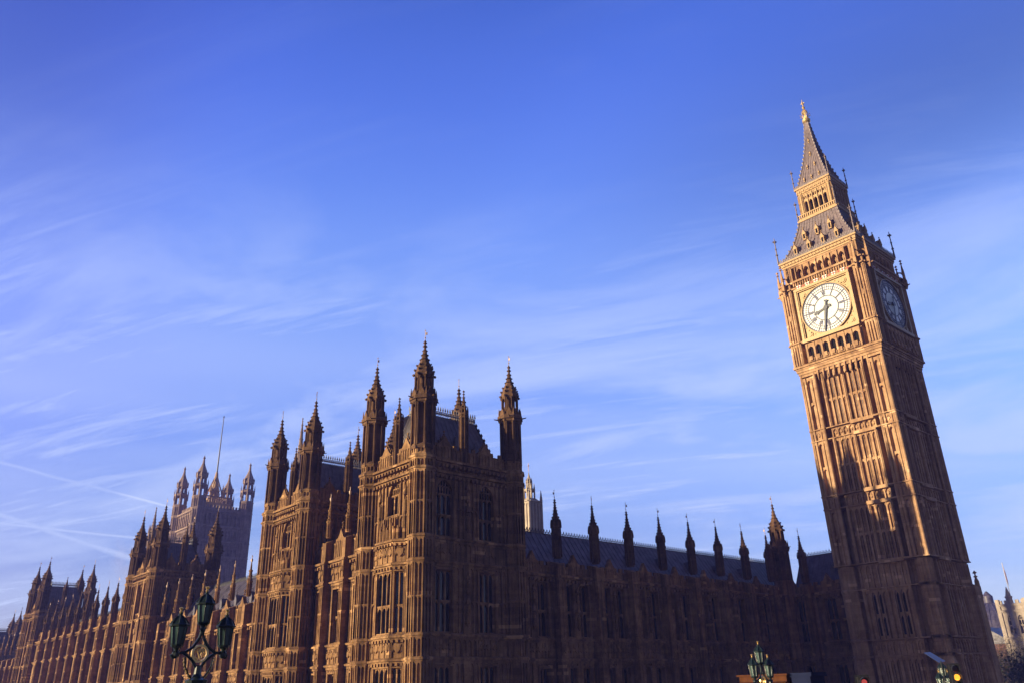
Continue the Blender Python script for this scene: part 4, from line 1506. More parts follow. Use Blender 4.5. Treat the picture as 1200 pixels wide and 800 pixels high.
    # corner piers of the clock stage
    for sx in (-1, 1):
        for sy in (-1, 1):
            if sx < 0 and sy < 0:
                continue
            pz = MB()
            cx, cy = sx * 5.42, sy * 5.42
            pz.wbox(cx - .67, cx + .67, cy - .67, cy + .67, 48.0, 60.4)
            tx_, ty_ = sx * 4.95, sy * 4.95
            pz.wbox(tx_ - .6, tx_ + .6, ty_ - .6, ty_ + .6, 60.3, 63.3)
            pz.lathe(tx_, ty_, [(.62, 60.3), (.62, 63.2)], 8, 0)
            octa_ribs(pz, tx_, ty_, .66, 60.6, 63.2, .1)
            for (F, c, ok) in ((fE(0), cy, sx > 0), (fN(0), cx, sy > 0), (fS(0), cx, sy < 0), (fW(0), cy, sx < 0)):
                if not ok:
                    continue
                for z0, z1 in ((48.1, 51.2), (51.5, 59.2)):
                    for du in (-.54, -.20, .20, .54):
                        pz.box(F, c + du - .09, c + du + .09, 6.0, 6.30, z0, z1)
                    pz.arch(F, c - .45, c - .29, z1 - .7, z1 - .3, z1, 6.05, 6.25, 2)
                    pz.arch(F, c + .29, c + .45, z1 - .7, z1 - .3, z1, 6.05, 6.25, 2)
                    pz.arch(F, c - .11, c + .11, z1 - .7, z1 - .3, z1, 6.05, 6.25, 2)
                    if z1 - z0 > 5:
                        pz.poly(F, [(c - .2, 55.2), (c, 54.7), (c + .2, 55.2), (c, 55.7)], 6.05, 6.32)
                for z in (51.35, 59.5, 60.45):
                    pz.string(F, c - .78, c + .78, z, 6.47 / 1.45, .36)
            for ex in (-1, 1):
                for ey in (-1, 1):
                    pz.lathe(cx + ex * .66, cy + ey * .66, [(.15, 48.0), (.15, 60.3)], 8)
            # outer pinnacle joined by a little flying arch
            ox_, oy_ = sx * 6.65, sy * 6.65
            for (px, py) in ((ox_, cy), (cx, oy_)):
                pz.lathe(px, py, [(.10, 58.7), (.30, 59.3), (.30, 60.2)], 4)
                pz.lathe(px, py, [(.22, 60.2), (.20, 61.6), (.05, 62.9)], 4)
                pz.finial(px, py, 62.5, 1.0, .22)
                dx, dy = (sx, 0) if abs(px) > 6.2 else (0, sy)
                pz.tube([(px, py, 61.0), (px - dx * .35, py - dy * .35, 61.5), (px - dx * .9, py - dy * .9, 61.7)], .12, 5)
                # gargoyle
                pz.tube([(px - dx * .5, py - dy * .5, 59.2), (px + dx * .55, py + dy * .55, 59.35)], .17, 5, .08)
            pz.build('corner_pier', M['clock'], R)
    # cornice and gilded eaves
    cn = MB()
    cn.wbox(-5.65, 5.65, -5.65, 5.65, 63.3, 63.55)
    cn.wbox(-5.75, 5.75, -5.75, 5.75, 63.55, 64.0)
    cn.wbox(-5.95, 5.95, -5.95, 5.95, 64.0, 64.25)
    for F in FA[:2]:
        for i in range(20):
            c = -5.4 + 10.8 * (i + .5) / 20
            cn.poly(F, [(c - .2, 63.58), (c + .2, 63.58), (c, 63.97)], 5.75, 5.86)
    cn.build('cornice', M['gilt_stone'], R)

    def crest(half, z, h, step, name='cresting'):
        cr = MB()
        for (p, q) in (((half, -half), (half, half)), ((-half, half), (half, half)), ((-half, -half), (half, -half)), ((-half, -half), (-half, half))):
            cr.cresting((p[0], p[1], z), (q[0], q[1], z), h, step)
        cr.build(name, M['slate'], R)
    crest(5.88, 64.25, .7, .38)

    # ---- iron roofs
    def pyramid(mb, prof):
        mb.lathe(0, 0, [(h * math.sqrt(2), z) for h, z in prof], 4, PI / 4)

    def seams(mb, prof, n):
        for (h0, z0), (h1, z1) in zip(prof[:-1], prof[1:]):
            for k in range(1, n):
                u = -1 + 2 * k / n
                for F in FA:
                    ox, oy, ux, uy, nx, ny = F
                    mb.tube([(ux * u * h0 + nx * (h0 + .02), uy * u * h0 + ny * (h0 + .02), z0), (ux * u * h1 + nx * (h1 + .02), uy * u * h1 + ny * (h1 + .02), z1)], .05, 4)
            for k in range(1, int((z1 - z0) / .55)):
                t_ = k / int((z1 - z0) / .55)
                h = h0 + (h1 - h0) * t_ + .025
                z = z0 + (z1 - z0) * t_
                for F in FA[:2]:
                    mb.box(F, -h, h, h - .05, h, z - .02, z + .02)
    def roof_h(z, prof):
        for (h0, z0), (h1, z1) in zip(prof[:-1], prof[1:]):
            if z0 <= z <= z1:
                return h0 + (h1 - h0) * (z - z0) / (z1 - z0)
        return prof[-1][0]

    r1 = MB()
    prof1 = [(5.5, 64.26), (4.72, 65.8), (3.95, 67.5), (3.35, 69.4), (2.98, 71.1)]
    pyramid(r1, prof1)
    seams(r1, prof1, 14)
    for sx in (-1, 1):
        for sy in (-1, 1):
            r1.tube([(sx * h, sy * h, z) for h, z in prof1], .13, 6)
            for k in range(9):
                t_ = (k + .5) / 9
                z = 64.4 + 6.5 * t_
                h = roof_h(z, prof1) + .05
                r1.lathe(sx * h, sy * h, [(.05, z - .1), (.17, z + .15), (.03, z + .4)], 4)
    r1o = r1.build('lower_roof', M['slate'], R)

    def dormer(parent, F, u, z, s, prof, back=1.0):
        h = roof_h(z, prof)
        d = MB()
        d.box(F, u - .30 * s, u + .30 * s, h - back, h + .42 * s, z - .1, z + .08)
        d.box(F, u - .30 * s, u - .17 * s, h - back, h + .42 * s, z, z + 1.0 * s)
        d.box(F, u + .17 * s, u + .30 * s, h - back, h + .42 * s, z, z + 1.0 * s)
        d.poly(F, [(u - .40 * s, z + .95 * s), (u + .40 * s, z + .95 * s), (u, z + 1.9 * s)], h - back, h + .46 * s)
        ox, oy, ux, uy, nx, ny = F
        d.finial(ox + u * ux + (h + .3 * s) * nx, oy + u * uy + (h + .3 * s) * ny, z + 1.75 * s, .7 * s, .15 * s)
        o = d.build('dormer', M['gilt_stone'], parent)
        v = MB()
        v.box(F, u - .17 * s, u + .17 * s, h - .2, h + .30 * s, z + .08, z + .97 * s)
        v.build('opening', M['void'], o)
    for F in FA[:2]:
        for i in range(4):
            dormer(r1o, F, -3.2 + 6.4 * i / 3, 65.0, .85, prof1)
        for i in range(3):
            dormer(r1o, F, -2.0 + 4.0 * i / 2, 67.4, .85, prof1)
    # ---- lantern
    ln = MB()
    ln.wbox(-3.15, 3.15, -3.15, 3.15, 71.05, 71.3)
    ln.wbox(-3.05, 3.05, -3.05, 3.05, 71.3, 71.45)
    ln.wbox(-2.1, 2.1, -2.1, 2.1, 71.3, 72.4)
    for F in FA:
        ln.box(F, -3.0, 3.0, 2.88, 3.02, 71.4, 71.55)
        ln.box(F, -3.0, 3.0, 2.86, 3.04, 72.1, 72.25)
        for i in range(18):
            c = -2.9 + 5.8 * (i + .5) / 18
            ln.box(F, c - .08, c + .08, 2.9, 3.0, 71.5, 72.15)
        for i in range(6):
            c = -1.95 + 3.9 * i / 5
            ln.box(F, c - .12, c + .12, 2.1, 2.55, 71.4, 75.7)
            ln.box(F, c - .06, c + .06, 2.5, 2.66, 71.4, 75.7)
        for i in range(5):
            a, b = -1.95 + 3.9 * i / 5 + .12, -1.95 + 3.9 * (i + 1) / 5 - .12
            ln.arch(F, a, b, 74.0, 74.5, 74.85, 2.15, 2.5, 3)
            m_ = (a + b) / 2
            ln.arch(F, a, m_ - .06, 75.15, 75.4, 75.7, 2.15, 2.5, 2)
            ln.arch(F, m_ + .06, b, 75.15, 75.4, 75.7, 2.15, 2.5, 2)
            ln.box(F, m_ - .06, m_ + .06, 2.2, 2.45, 74.8, 75.7)
        ln.box(F, -2.4, 2.4, 2.0, 2.55, 75.68, 75.85)
    for sx in (-1, 1):
        for sy in (-1, 1):
            ln.lathe(sx * 2.25, sy * 2.25, [(.48, 71.4), (.48, 75.8)], 8)
            octa_ribs(ln, sx * 2.25, sy * 2.25, .48, 71.6, 75.7, .08, centre=False)
    ln.wbox(-2.68, 2.68, -2.68, 2.68, 75.85, 76.7)
    ln.wbox(-2.88, 2.88, -2.88, 2.88, 76.7, 76.95)
    for F in FA[:2]:
        ln.carving(F, -2.55, 2.55, 75.9, 76.7, 8, 2.68)
    lno = ln.build('lantern', M['gilt_stone'], R)
    iv = MB()
    iv.wbox(-1.7, 1.7, -1.7, 1.7, 72.4, 75.85)
    iv.build('belfry_interior', M['void'], lno)
    crest(2.84, 76.95, .5, .34)
    sp = MB()
    prof2 = [(2.45, 77.0), (1.90, 79.2), (1.40, 81.2), (.97, 83.3), (.66, 85.3), (.44, 87.4), (.26, 89.3)]
    pyramid(sp, prof2)
    for (h0, z0), (h1, z1) in zip(prof2[:-1], prof2[1:]):
        for k in range(1, 9):
            u = -1 + 2 * k / 9
            for F in FA[:2]:
                ox, oy, ux, uy, nx, ny = F
                sp.tube([(ux * u * h0 + nx * (h0 + .02), uy * u * h0 + ny * (h0 + .02), z0), (ux * u * h1 + nx * (h1 + .02), uy * u * h1 + ny * (h1 + .02), z1)], .05, 4)
    for sx in (-1, 1):
        for sy in (-1, 1):
            sp.tube([(sx * h, sy * h, z) for h, z in prof2], .10, 6)
            for k in range(17):
                z = 77.3 + 11.6 * k / 16
                h = roof_h(z, prof2) + .06
                s = .18 - .005 * k
                sp.lathe(sx * h, sy * h, [(.05, z - .12), (s, z + .12), (.03, z + .38)], 4)
    spo = sp.build('spire', M['slate'], R)
    for F in FA[:2]:
        for z, us in ((77.9, (-1.2, 0, 1.2)), (80.2, (-.6, .6)), (82.6, (0,)), (85.2, (0,))):
            for u in us:
                dormer(spo, F, u, z, .36, prof2, .4)
    # corner finials at each stage
    for half, z, h, s in ((5.9, 64.3, 4.4, .9), (3.05, 71.4, 3.4, .7), (2.8, 76.9, 3.6, .7)):
        for sx in (-1, 1):
            for sy in (-1, 1):
                fm = MB()
                x, y = sx * half, sy * half
                fm.lathe(x, y, [(.16 * s, z), (.12 * s, z + h * .35), (.05, z + h)], 6)
                for zz in (.35, .58, .80):
                    fm.lathe(x, y, [(.05, z + h * zz - .15), (.27 * s * (1.3 - zz), z + h * zz), (.05, z + h * zz + .18)], 6)
                fm.box((x, y, .7, .7, .7, -.7), -.32 * s, .32 * s, -.04, .04, z + h * .84, z + h * .89)
                fm.box((x, y, .7, -.7, .7, .7), -.32 * s, .32 * s, -.04, .04, z + h * .84, z + h * .89)
                fm.build('finial', M['slate'], R)
    # crown, orb and cross
    fn = MB()
    fn.lathe(0, 0, [(.26, 89.0), (.30, 89.3), (.55, 89.5), (.62, 89.6), (.62, 90.0), (.50, 90.05), (.22, 89.95)], 12)
    for k in range(8):
        a = 2 * PI * k / 8
        fn.tube([(.16 * math.cos(a), .16 * math.sin(a), 89.9), (.45 * math.cos(a), .45 * math.sin(a), 90.8), (.42 * math.cos(a), .42 * math.sin(a), 91.5), (.08 * math.cos(a), .08 * math.sin(a), 92.1)], .055, 5)
        fn.tube([(.42 * math.cos(a), .42 * math.sin(a), 90.6), (.82 * math.cos(a), .82 * math.sin(a), 90.9)], .045, 4, .08)
    fn.lathe(0, 0, [(.10, 89.9), (.10, 92.2), (.28, 92.45), (.10, 92.7), (.05, 94.0)], 8)
    for F in (fE(0), fN(0)):
        fn.box(F, -.30, .30, -.05, .05, 93.2, 93.35)
    fn.build('crown_finial', M['gold'], R)
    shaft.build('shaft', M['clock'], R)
    piers.build('shaft_pier', M['clock'], R)
    for z in STZ:
        STZ[z].build('string_course', M['clock'], R)


clock_tower()


# ---------------------------------------------------------------- great square tower far behind
def square_tower():
    x1, y1, Wx, Wy = -12.16, -281.5, 20.1, 21.8
    R = root('great_square_tower', 'huge hazy square tower with four ogee-capped turrets and a tall flagpole', 'tower', (x1 - Wx / 2, y1 - Wy / 2, 0))
    wall = MB()
    st = MB()
    wall.wbox(x1 - Wx, x1 - .4, y1 - Wy, y1 - .4, -2, 80.2)
    for F, a, b in ((fE(x1), y1 - Wy + 2, y1 - 2), (fN(y1), x1 - Wx + 2, x1 - 2)):
        m_ = (a + b) / 2
        wall.box(F, a, b, -1, 0, 60.5, 80.2)
        for c, w_ in ((a + 1.9, 3.8), (b - 1.9, 3.8)):
            wall.box(F, c - w_ / 2, c + w_ / 2, -1, 0, -2, 60.5)
        wall.arch(F, a + 3.8, b - 3.8, 53.5, 59.5, 60.5, -1.6, 0, 6)
        wall.ribs(F, a, b, 73.0, 78.6, 9, 0, .9, .55)
        wall.ribs(F, a, b, 67.2, 72.0, 13, 0, .8, .45)
        wall.ribs(F, a, b, 61.2, 66.0, 9, 0, .8, .5)
        for i in range(5):
            c = a + (b - a) * (i + .5) / 5
            wall.carving(F, c - 1.4, c + 1.4, 67.6, 71.4, 1, .05)
        for z in (60.5, 66.6, 72.5, 79.0):
            st.string(F, a, b, z, .9, 1.2)
        for i in range(12):
            c = a + (b - a) * (i + .5) / 12
            wall.box(F, c - .35, c + .35, -.6, 0, 80.0, 81.2)
        window(R, F, m_, b - a - 7.6, 30, 59.5, 4, (40, 47), 53.5, -1.2, 'far', t=.5)
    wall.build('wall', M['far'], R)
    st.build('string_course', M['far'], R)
    for tx, ty in ((x1, y1), (x1 - Wx, y1), (x1, y1 - Wy), (x1 - Wx, y1 - Wy)):
        t = MB()
        r = 2.55
        t.lathe(tx, ty, [(r, -2), (r, 84)], 8)
        for z0, z1 in ((40, 60.5), (60.5, 66.6), (66.6, 72.5), (72.5, 79), (79, 83.6)):
            octa_ribs(t, tx, ty, r, z0 + .3, z1 - .5, .25)
            ring(t, tx, ty, r, z1, .35, .8)
        for k in range(8):
            a = PI / 8 + PI / 4 * k
            for z0, z1, rr in ((84, 87.6, 2.35), (89, 91.7, 1.75)):
                t.lathe(tx + rr * math.cos(a), ty + rr * math.sin(a), [(.36, z0), (.30, z1)], 4, a)
            t.lathe(tx + 2.75 * math.cos(a), ty + 2.75 * math.sin(a), [(.22, 86), (.22, 89.4), (.03, 91)], 4)
        t.lathe(tx, ty, [(.7, 84), (.7, 92)], 8)
        t.lathe(tx, ty, [(2.2, 87.4), (2.85, 87.8), (2.85, 88.5), (2.2, 89.1)], 8)
        ob = t.build('turret', M['far'], R)
        c = MB()
        c.lathe(tx, ty, [(1.7, 91.4), (2.2, 91.8), (2.25, 92.5), (2.15, 93.3), (1.6, 94.8), (.95, 96.2), (.55, 97.5), (.38, 99.0), (.30, 99.5)], 8)
        c.lathe(tx, ty, [(.3, 99.4), (.6, 99.8), (.3, 100.2), (.05, 101)], 6)
        for k in range(8):
            a = PI / 8 + PI / 4 * k
            c.lathe(tx + 2.2 * math.cos(a), ty + 2.2 * math.sin(a), [(.15, 91.6), (.3, 93.2), (.03, 94.2)], 4)
        c.build('ogee_cap', M['far'], ob)
    # iron crown carrying the flagpole
    cx, cy = x1 - Wx / 2, y1 - Wy / 2
    cr = MB()
    cr.lathe(cx, cy, [(3.4, 80), (3.4, 86.5)], 4, PI / 4)
    cr.lathe(cx, cy, [(2.2, 86.5), (1.4, 91), (.5, 97.6)], 8)
    for k in range(8):
        a = PI / 4 * k
        cr.lathe(cx + 3.6 * math.cos(a), cy + 3.6 * math.sin(a), [(.5, 82), (.45, 88), (.9, 88.5), (.3, 90), (.05, 92)], 6)
        cr.tube([(cx + 3.5 * math.cos(a), cy + 3.5 * math.sin(a), 88), (cx + 2.2 * math.cos(a), cy + 2.2 * math.sin(a), 91), (cx + .7 * math.cos(a), cy + .7 * math.sin(a), 95)], .22, 5)
    cr.build('iron_crown', M['gilt_stone'], R)
    bl = MB()
    for F, a, b in ((fE(cx + 5.5), cy - 5.5, cy + 5.5), (fN(cy + 5.5), cx - 5.5, cx + 5.5)):
        bl.box(F, a, b, -.3, 0, 80, 83.4)
        bl.ribs(F, a, b, 83.4, 86.0, 12, -.2, .3, .3, heads=False)
        bl.box(F, a, b, -.3, 0.1, 85.6, 86.1)
    bl.build('balustrade', M['gilt_stone'], R)
    fp = MB()
    fp.tube([(cx, cy, 97), (cx, cy, 122.4)], .34, 8, .16)
    fp.lathe(cx, cy, [(.05, 122.2), (.4, 122.6), (.05, 123.1)], 8)
    fp.build('flagpole', M['iron'], R)


square_tower()


# ---------------------------------------------------------------- slender spires behind the roofs
def thin_spire(name, label, cx, cy, tip, body, r, zb=20):
    R = root(name, label, 'spire', (cx, cy, 0))
    t = MB()
    t.lathe(cx, cy, [(r * 1.35, zb - 20), (r * 1.35, body - 6), (r * 1.15, body - 5.6), (r * 1.15, body)], 8)
    octa_ribs(t, cx, cy, r * 1.15, body - 5.4, body - .3, .15, centre=False)
    for k in range(8):
        a = PI / 8 + PI / 4 * k
        t.lathe(cx + r * 1.3 * math.cos(a), cy + r * 1.3 * math.sin(a), [(.16, body - 3), (.16, body + .6), (.02, body + 2.2)], 4)
    ring(t, cx, cy, r * 1.15, body, .2, .5)
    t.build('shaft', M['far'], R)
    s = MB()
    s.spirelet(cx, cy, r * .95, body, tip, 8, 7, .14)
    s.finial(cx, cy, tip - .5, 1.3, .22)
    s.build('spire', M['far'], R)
    return R


thin_spire('vent_spire', 'slim grey-blue spire rising behind the second river tower', 23.6, -120.0, 66.9, 55.2, 1.05)
thin_spire('vent_spire', 'slim blue spire seen between the spirelets of the hazy tower', 41.0, -160.0, 51.0, 45.2, .75)


def vent_tower():
    cx, cy = -7.7, -76.8
    R = root('pale_tower', 'pale lantern-topped tower, sunlit on one side, beyond the right of the nearest tower', 'tower', (cx, cy, 0))
    b = MB()
    h = 1.7
    b.wbox(cx - h, cx + h, cy - h, cy + h, 0, 43.8)
    for F, c, p in ((fE(cx + h), cy, 0), (fN(cy + h), cx, 0)):
        b.ribs(F, c - h, c + h, 30, 43.4, 4, 0, .2, .3)
        b.string(F, c - h, c + h, 43.8, .3, .4)
        b.string(F, c - h, c + h, 36.5, .2, .3)
    for sx in (-1, 1):
        for sy in (-1, 1):
            b.lathe(cx + sx * h, cy + sy * h, [(.28, 30), (.28, 44), (.32, 44.2), (.05, 46.2)], 6)
    # sloping shoulders up to the lantern
    b.lathe(cx, cy, [(h * 1.41, 43.8), (1.3, 44.6)], 4, PI / 4)
    b.build('shaft', M['pale'], R)
    l = MB()
    l.lathe(cx, cy, [(.55, 44.2), (.55, 46.2)], 8)
    for k in range(8):
        a = PI / 8 + PI / 4 * k
        l.lathe(cx + 1.15 * math.cos(a), cy + 1.15 * math.sin(a), [(.17, 44.2), (.15, 46.4), (.19, 46.5), (.03, 47.7)], 4)
        l.lathe(cx + .62 * math.cos(a), cy + .62 * math.sin(a), [(.13, 46.6), (.12, 48.2), (.02, 49.0)], 4)
    l.lathe(cx, cy, [(1.05, 46.0), (1.25, 46.2), (1.25, 46.5), (.65, 46.8)], 8)
    l.lathe(cx, cy, [(.3, 46.7), (.3, 48)], 6)
    l.lathe(cx, cy, [(.60, 48.0), (.72, 48.1), (.6, 48.3), (.18, 49.5), (.05, 50.2)], 8)
    l.build('lantern', M['pale'], R)
    v = MB()
    v.tube([(cx, cy, 50.4), (cx, cy, 52.2)], .06, 5)
    v.lathe(cx, cy, [(.03, 51.4), (.2, 51.6), (.03, 51.8)], 6)
    v.build('finial', M['vane'], R)


vent_tower()

GS = 'little roof spirelets behind the north range'
for (x, y, tip, lab) in ((12.5, -36.0, 33.2, 'small roof spirelet behind the north ridge, right of the pale tower'), ):
    pass


def roof_spirelet(x, y, z0, tip, r, lab):
    R = root('roof_spirelet', lab, 'spirelet', (x, y, z0), None)
    b = MB()
    b.lathe(x, y, [(r * 1.3, z0), (r * 1.3, tip - 2.6), (r * 1.5, tip - 2.5), (r * 1.5, tip - 2.2), (r, tip - 2.1)], 8)
    b.build('base', M['lead'], R)
    s = MB()
    s.spirelet(x, y, r, tip - 2.1, tip - .4, 8, 4, .10)
    s.finial(x, y, tip - .6, .8, .15)
    s.build('spire', M['lead'], R)


# ---------------------------------------------------------------- ground, river, bridge
def tagk(o, kind='structure'):
    o['kind'] = kind
    return o


def setting():
    g = MB()
    g.add([(-6000, -6000, 0), (72, -6000, 0), (72, 6000, 0), (-6000, 6000, 0)], [(0, 1, 2, 3)])
    tagk(g.build('ground', M['ground']))
    w = MB()
    w.add([(72, -6000, -5), (6000, -6000, -5), (6000, 6000, -5), (72, 6000, -5)], [(0, 1, 2, 3)])
    tagk(w.build('river', M['water']))
    e = MB()
    e.wbox(71.0, 72.2, -600, 28, -6, .9)
    e.wbox(71.0, 72.2, 56, 600, -6, .9)
    tag(e.build('embankment_wall', M['granite']), 'granite river wall below the palace terrace', 'wall')
    # bridge: deck falls gently towards the clock tower
    dz = lambda x: 6.53 + (x - 103.7) * .031
    br = MB()
    for (xa, xb) in ((-60, 300),):
        vs = []
        for x in (xa, xb):
            z = dz(x)
            for y in (27.4, 56.5):
                vs += [(x, y, z - 1.6), (x, y, z)]
        br.add(vs, [(0, 1, 3, 2), (4, 6, 7, 5), (1, 5, 7, 3), (0, 2, 6, 4), (0, 4, 5, 1), (2, 3, 7, 6)])
    tagk(br.build('bridge_deck', M['asphalt']))
    for name, y0, y1 in (('pavement', 28.6, 32.4), ('pavement', 42.0, 55.5)):
        p = MB()
        vs = []
        for x in (-60, 300):
            z = dz(x)
            for y in (y0, y1):
                vs += [(x, y, z), (x, y, z + .13)]
        p.add(vs, [(0, 1, 3, 2), (4, 6, 7, 5), (1, 5, 7, 3), (0, 2, 6, 4), (0, 4, 5, 1), (2, 3, 7, 6)])
        tagk(p.build(name, M['paving']))
    ln = MB()
    for i in range(30):
        x0 = -50 + i * 10
        vs = []
        for x in (x0, x0 + 4):
            for y in (37.1, 37.25):
                vs.append((x, y, dz(x) + .006))
        ln.add(vs, [(0, 1, 3, 2)])
    tagk(ln.build('road_marking', M['white']))
    for y, lab in ((28.25, 'green cast-iron bridge parapet that carries the triple lamps'), (55.9, 'green cast-iron bridge parapet on the far pavement behind the viewer')):
        pr = MB()
        xs = [-40 + 10 * i for i in range(34)]
        for xa, xb in zip(xs[:-1], xs[1:]):
            pr.tube([(xa, y, dz(xa) + 1.1), (xb, y, dz(xb) + 1.1)], .13, 6)
            pr.tube([(xa, y, dz(xa) + .25), (xb, y, dz(xb) + .25)], .10, 6)
            for k in range(20):
                x = xa + .5 * k
                pr.box(fN(y), x - .09, x + .09, -.05, .05, dz(x) + .2, dz(x) + 1.1)
        tag(pr.build('bridge_parapet', M['green']), lab, 'parapet')
    return dz


dz = setting()


# ---------------------------------------------------------------- triple lamps of the bridge
def lantern_parts(parent, x, y, zb, s=1.0):
    """eight-sided lantern: foot at zb, eave 0.55 s above"""
    o = MB()
    o.lathe(x, y, [(.030 * s, zb - .12 * s), (.045 * s, zb - .06 * s), (.06 * s, zb - .02 * s), (.13 * s, zb + .02 * s), (.145 * s, zb + .05 * s), (.13 * s, zb + .06 * s)], 8)
    for k in range(8):
        a = PI / 8 + PI / 4 * k
        o.tube([(x + .128 * s * math.cos(a), y + .128 * s * math.sin(a), zb + .05 * s), (x + .178 * s * math.cos(a), y + .178 * s * math.sin(a), zb + .44 * s)], .011 * s, 4)
    for k in range(4):
        a = PI / 2 * k + .4
        o.tube([(x + .03 * s * math.cos(a), y + .03 * s * math.sin(a), zb - .12 * s), (x + .10 * s * math.cos(a), y + .10 * s * math.sin(a), zb - .07 * s), (x + .12 * s * math.cos(a), y + .12 * s * math.sin(a), zb + .03 * s)], .013 * s, 4)
    ob = o.build('lantern', M['green'], parent)
    g = MB()
    g.lathe(x, y, [(.118 * s, zb + .055 * s), (.168 * s, zb + .44 * s)], 8)
    g.build('glass', M['lampglass'], ob)
    r = MB()
    r.lathe(x, y, [(.17 * s, zb + .43 * s), (.215 * s, zb + .445 * s), (.225 * s, zb + .48 * s), (.19 * s, zb + .50 * s), (.13 * s, zb + .585 * s), (.06 * s, zb + .66 * s), (.045 * s, zb + .70 * s), (.055 * s, zb + .715 * s), (.02 * s, zb + .74 * s)], 8)
    for k in range(8):
        a = PI / 8 + PI / 4 * k
        r.tube([(x + .20 * s * math.cos(a), y + .20 * s * math.sin(a), zb + .50 * s), (x + .13 * s * math.cos(a), y + .13 * s * math.sin(a), zb + .595 * s), (x + .055 * s * math.cos(a), y + .055 * s * math.sin(a), zb + .67 * s)], .012 * s, 4)
    r.build('lantern_roof', M['green'], ob)
    c = MB()
    c.lathe(x, y, [(.02 * s, zb + .73 * s), (.045 * s, zb + .76 * s), (.02 * s, zb + .79 * s), (.055 * s, zb + .83 * s), (.02 * s, zb + .86 * s)], 6)
    for k in range(4):
        a = PI / 2 * k
        c.tube([(x, y, zb + .80 * s), (x + .05 * s * math.cos(a), y + .05 * s * math.sin(a), zb + .85 * s)], .01 * s, 4)
    c.build('finial', M['gold'], ob)


def bridge_lamp(label, x, y, zm):
    """zm: height of the gilded medallion"""
    zb = dz(x) + .95
    R = root('bridge_lamp', label, 'street lamp', (x, y, zb), 'triple lamps on the bridge parapet')
    p = MB()
    p.lathe(x, y, [(.34, zb - .95), (.34, zb + .22), (.26, zb + .30), (.20, zb + .42), (.13, zb + .60), (.10, zb + .9), (.085, zm - .75), (.12, zm - .62), (.20, zm - .53), (.22, zm - .47), (.11, zm - .43), (.075, zm - .36), (.06, zm - .22)], 12)
    p.build('column', M['green'], R)
    a = MB()
    hx = .475
    for sx in (-1, 1):
        # concave diamond sides
        a.tube([(x, y, zm + .46), (x + sx * .05, y, zm + .30), (x + sx * .15, y, zm + .14), (x + sx * .29, y, zm + .045), (x + sx * .46, y, zm + .02)], .030, 6)
        a.tube([(x, y, zm - .34), (x + sx * .05, y, zm - .23), (x + sx * .13, y, zm - .11), (x + sx * .24, y, zm - .02), (x + sx * .33, y, zm + .03)], .030, 6)
        # scroll where the lantern stands
        a.lathe(x + sx * hx, y, [(.03, zm - .07), (.07, zm - .03), (.075, zm + .03), (.04, zm + .08)], 8)
        a.tube([(x + sx * .42, y, zm + .02), (x + sx * .47, y, zm - .05), (x + sx * .53, y, zm - .06), (x + sx * .57, y, zm - .0)], .025, 5)
        # brackets down to the bowl
        a.tube([(x + sx * .27, y, zm - .05), (x + sx * .25, y, zm - .22), (x + sx * .18, y, zm - .36), (x + sx * .10, y, zm - .45)], .014, 5)
    a.lathe(x, y, [(.05, zm - .36), (.06, zm - .30), (.035, zm - .2)], 8)
    a.lathe(x, y, [(.035, zm + .38), (.055, zm + .46), (.04, zm + .52)], 8)
    a.build('arms', M['green'], R)
    for sx in (-1, 1):
        b = MB()
        b.tube([(x + sx * (.30 - .17 * (k / 6) ** 2), y, zm - .07 - .38 * k / 6) for k in range(7)], .009, 4)
        for k in range(7):
            t = k / 6
            bx = x + sx * (.30 - .17 * t * t)
            b.lathe(bx, y, [(.008, zm - .07 - .38 * t - .022), (.024, zm - .07 - .38 * t), (.008, zm - .07 - .38 * t + .022)], 6)
        b.build('gilded_bead_string', M['gold'], R)
    m = MB()
    n = 20
    F = fN(y)
    for i in range(n):
        q, w = 2 * PI * i / n, 2 * PI * (i + 1) / n
        m.poly(F, [(x + .135 * math.sin(q), zm + .02 + .135 * math.cos(q)), (x + .17 * math.sin(q), zm + .02 + .17 * math.cos(q)), (x + .17 * math.sin(w), zm + .02 + .17 * math.cos(w)), (x + .135 * math.sin(w), zm + .02 + .135 * math.cos(w))], -.03, .03)
    # interlaced letter scrolls
    for sx in (-1, 1):
        m.tube([(x + sx * .02, y, zm - .09), (x + sx * .09, y, zm - .04), (x + sx * .09, y, zm + .07), (x + sx * .03, y, zm + .12), (x - sx * .03, y, zm + .05)], .017, 5)
    m.tube([(x - .06, y, zm + .11), (x, y, zm - .08), (x + .06, y, zm + .11)], .018, 5)
    m.build('medallion', M['gold'], R)
    lantern_parts(R, x - hx, y, zm + .13, .88)
    lantern_parts(R, x + hx, y, zm + .13, .88)
    lantern_parts(R, x, y, zm + .56, .88)


bridge_lamp('nearest triple green lamp, large in front of the sunlit river front', 97.27, 28.26, 9.0)
bridge_lamp('middle triple lamp with gold trim, small in front of the shaded north range', 77.55, 28.26, 8.23)
bridge_lamp('farthest tiny triple lamp beside the amber traffic light', 62.9, 28.26, 7.65)


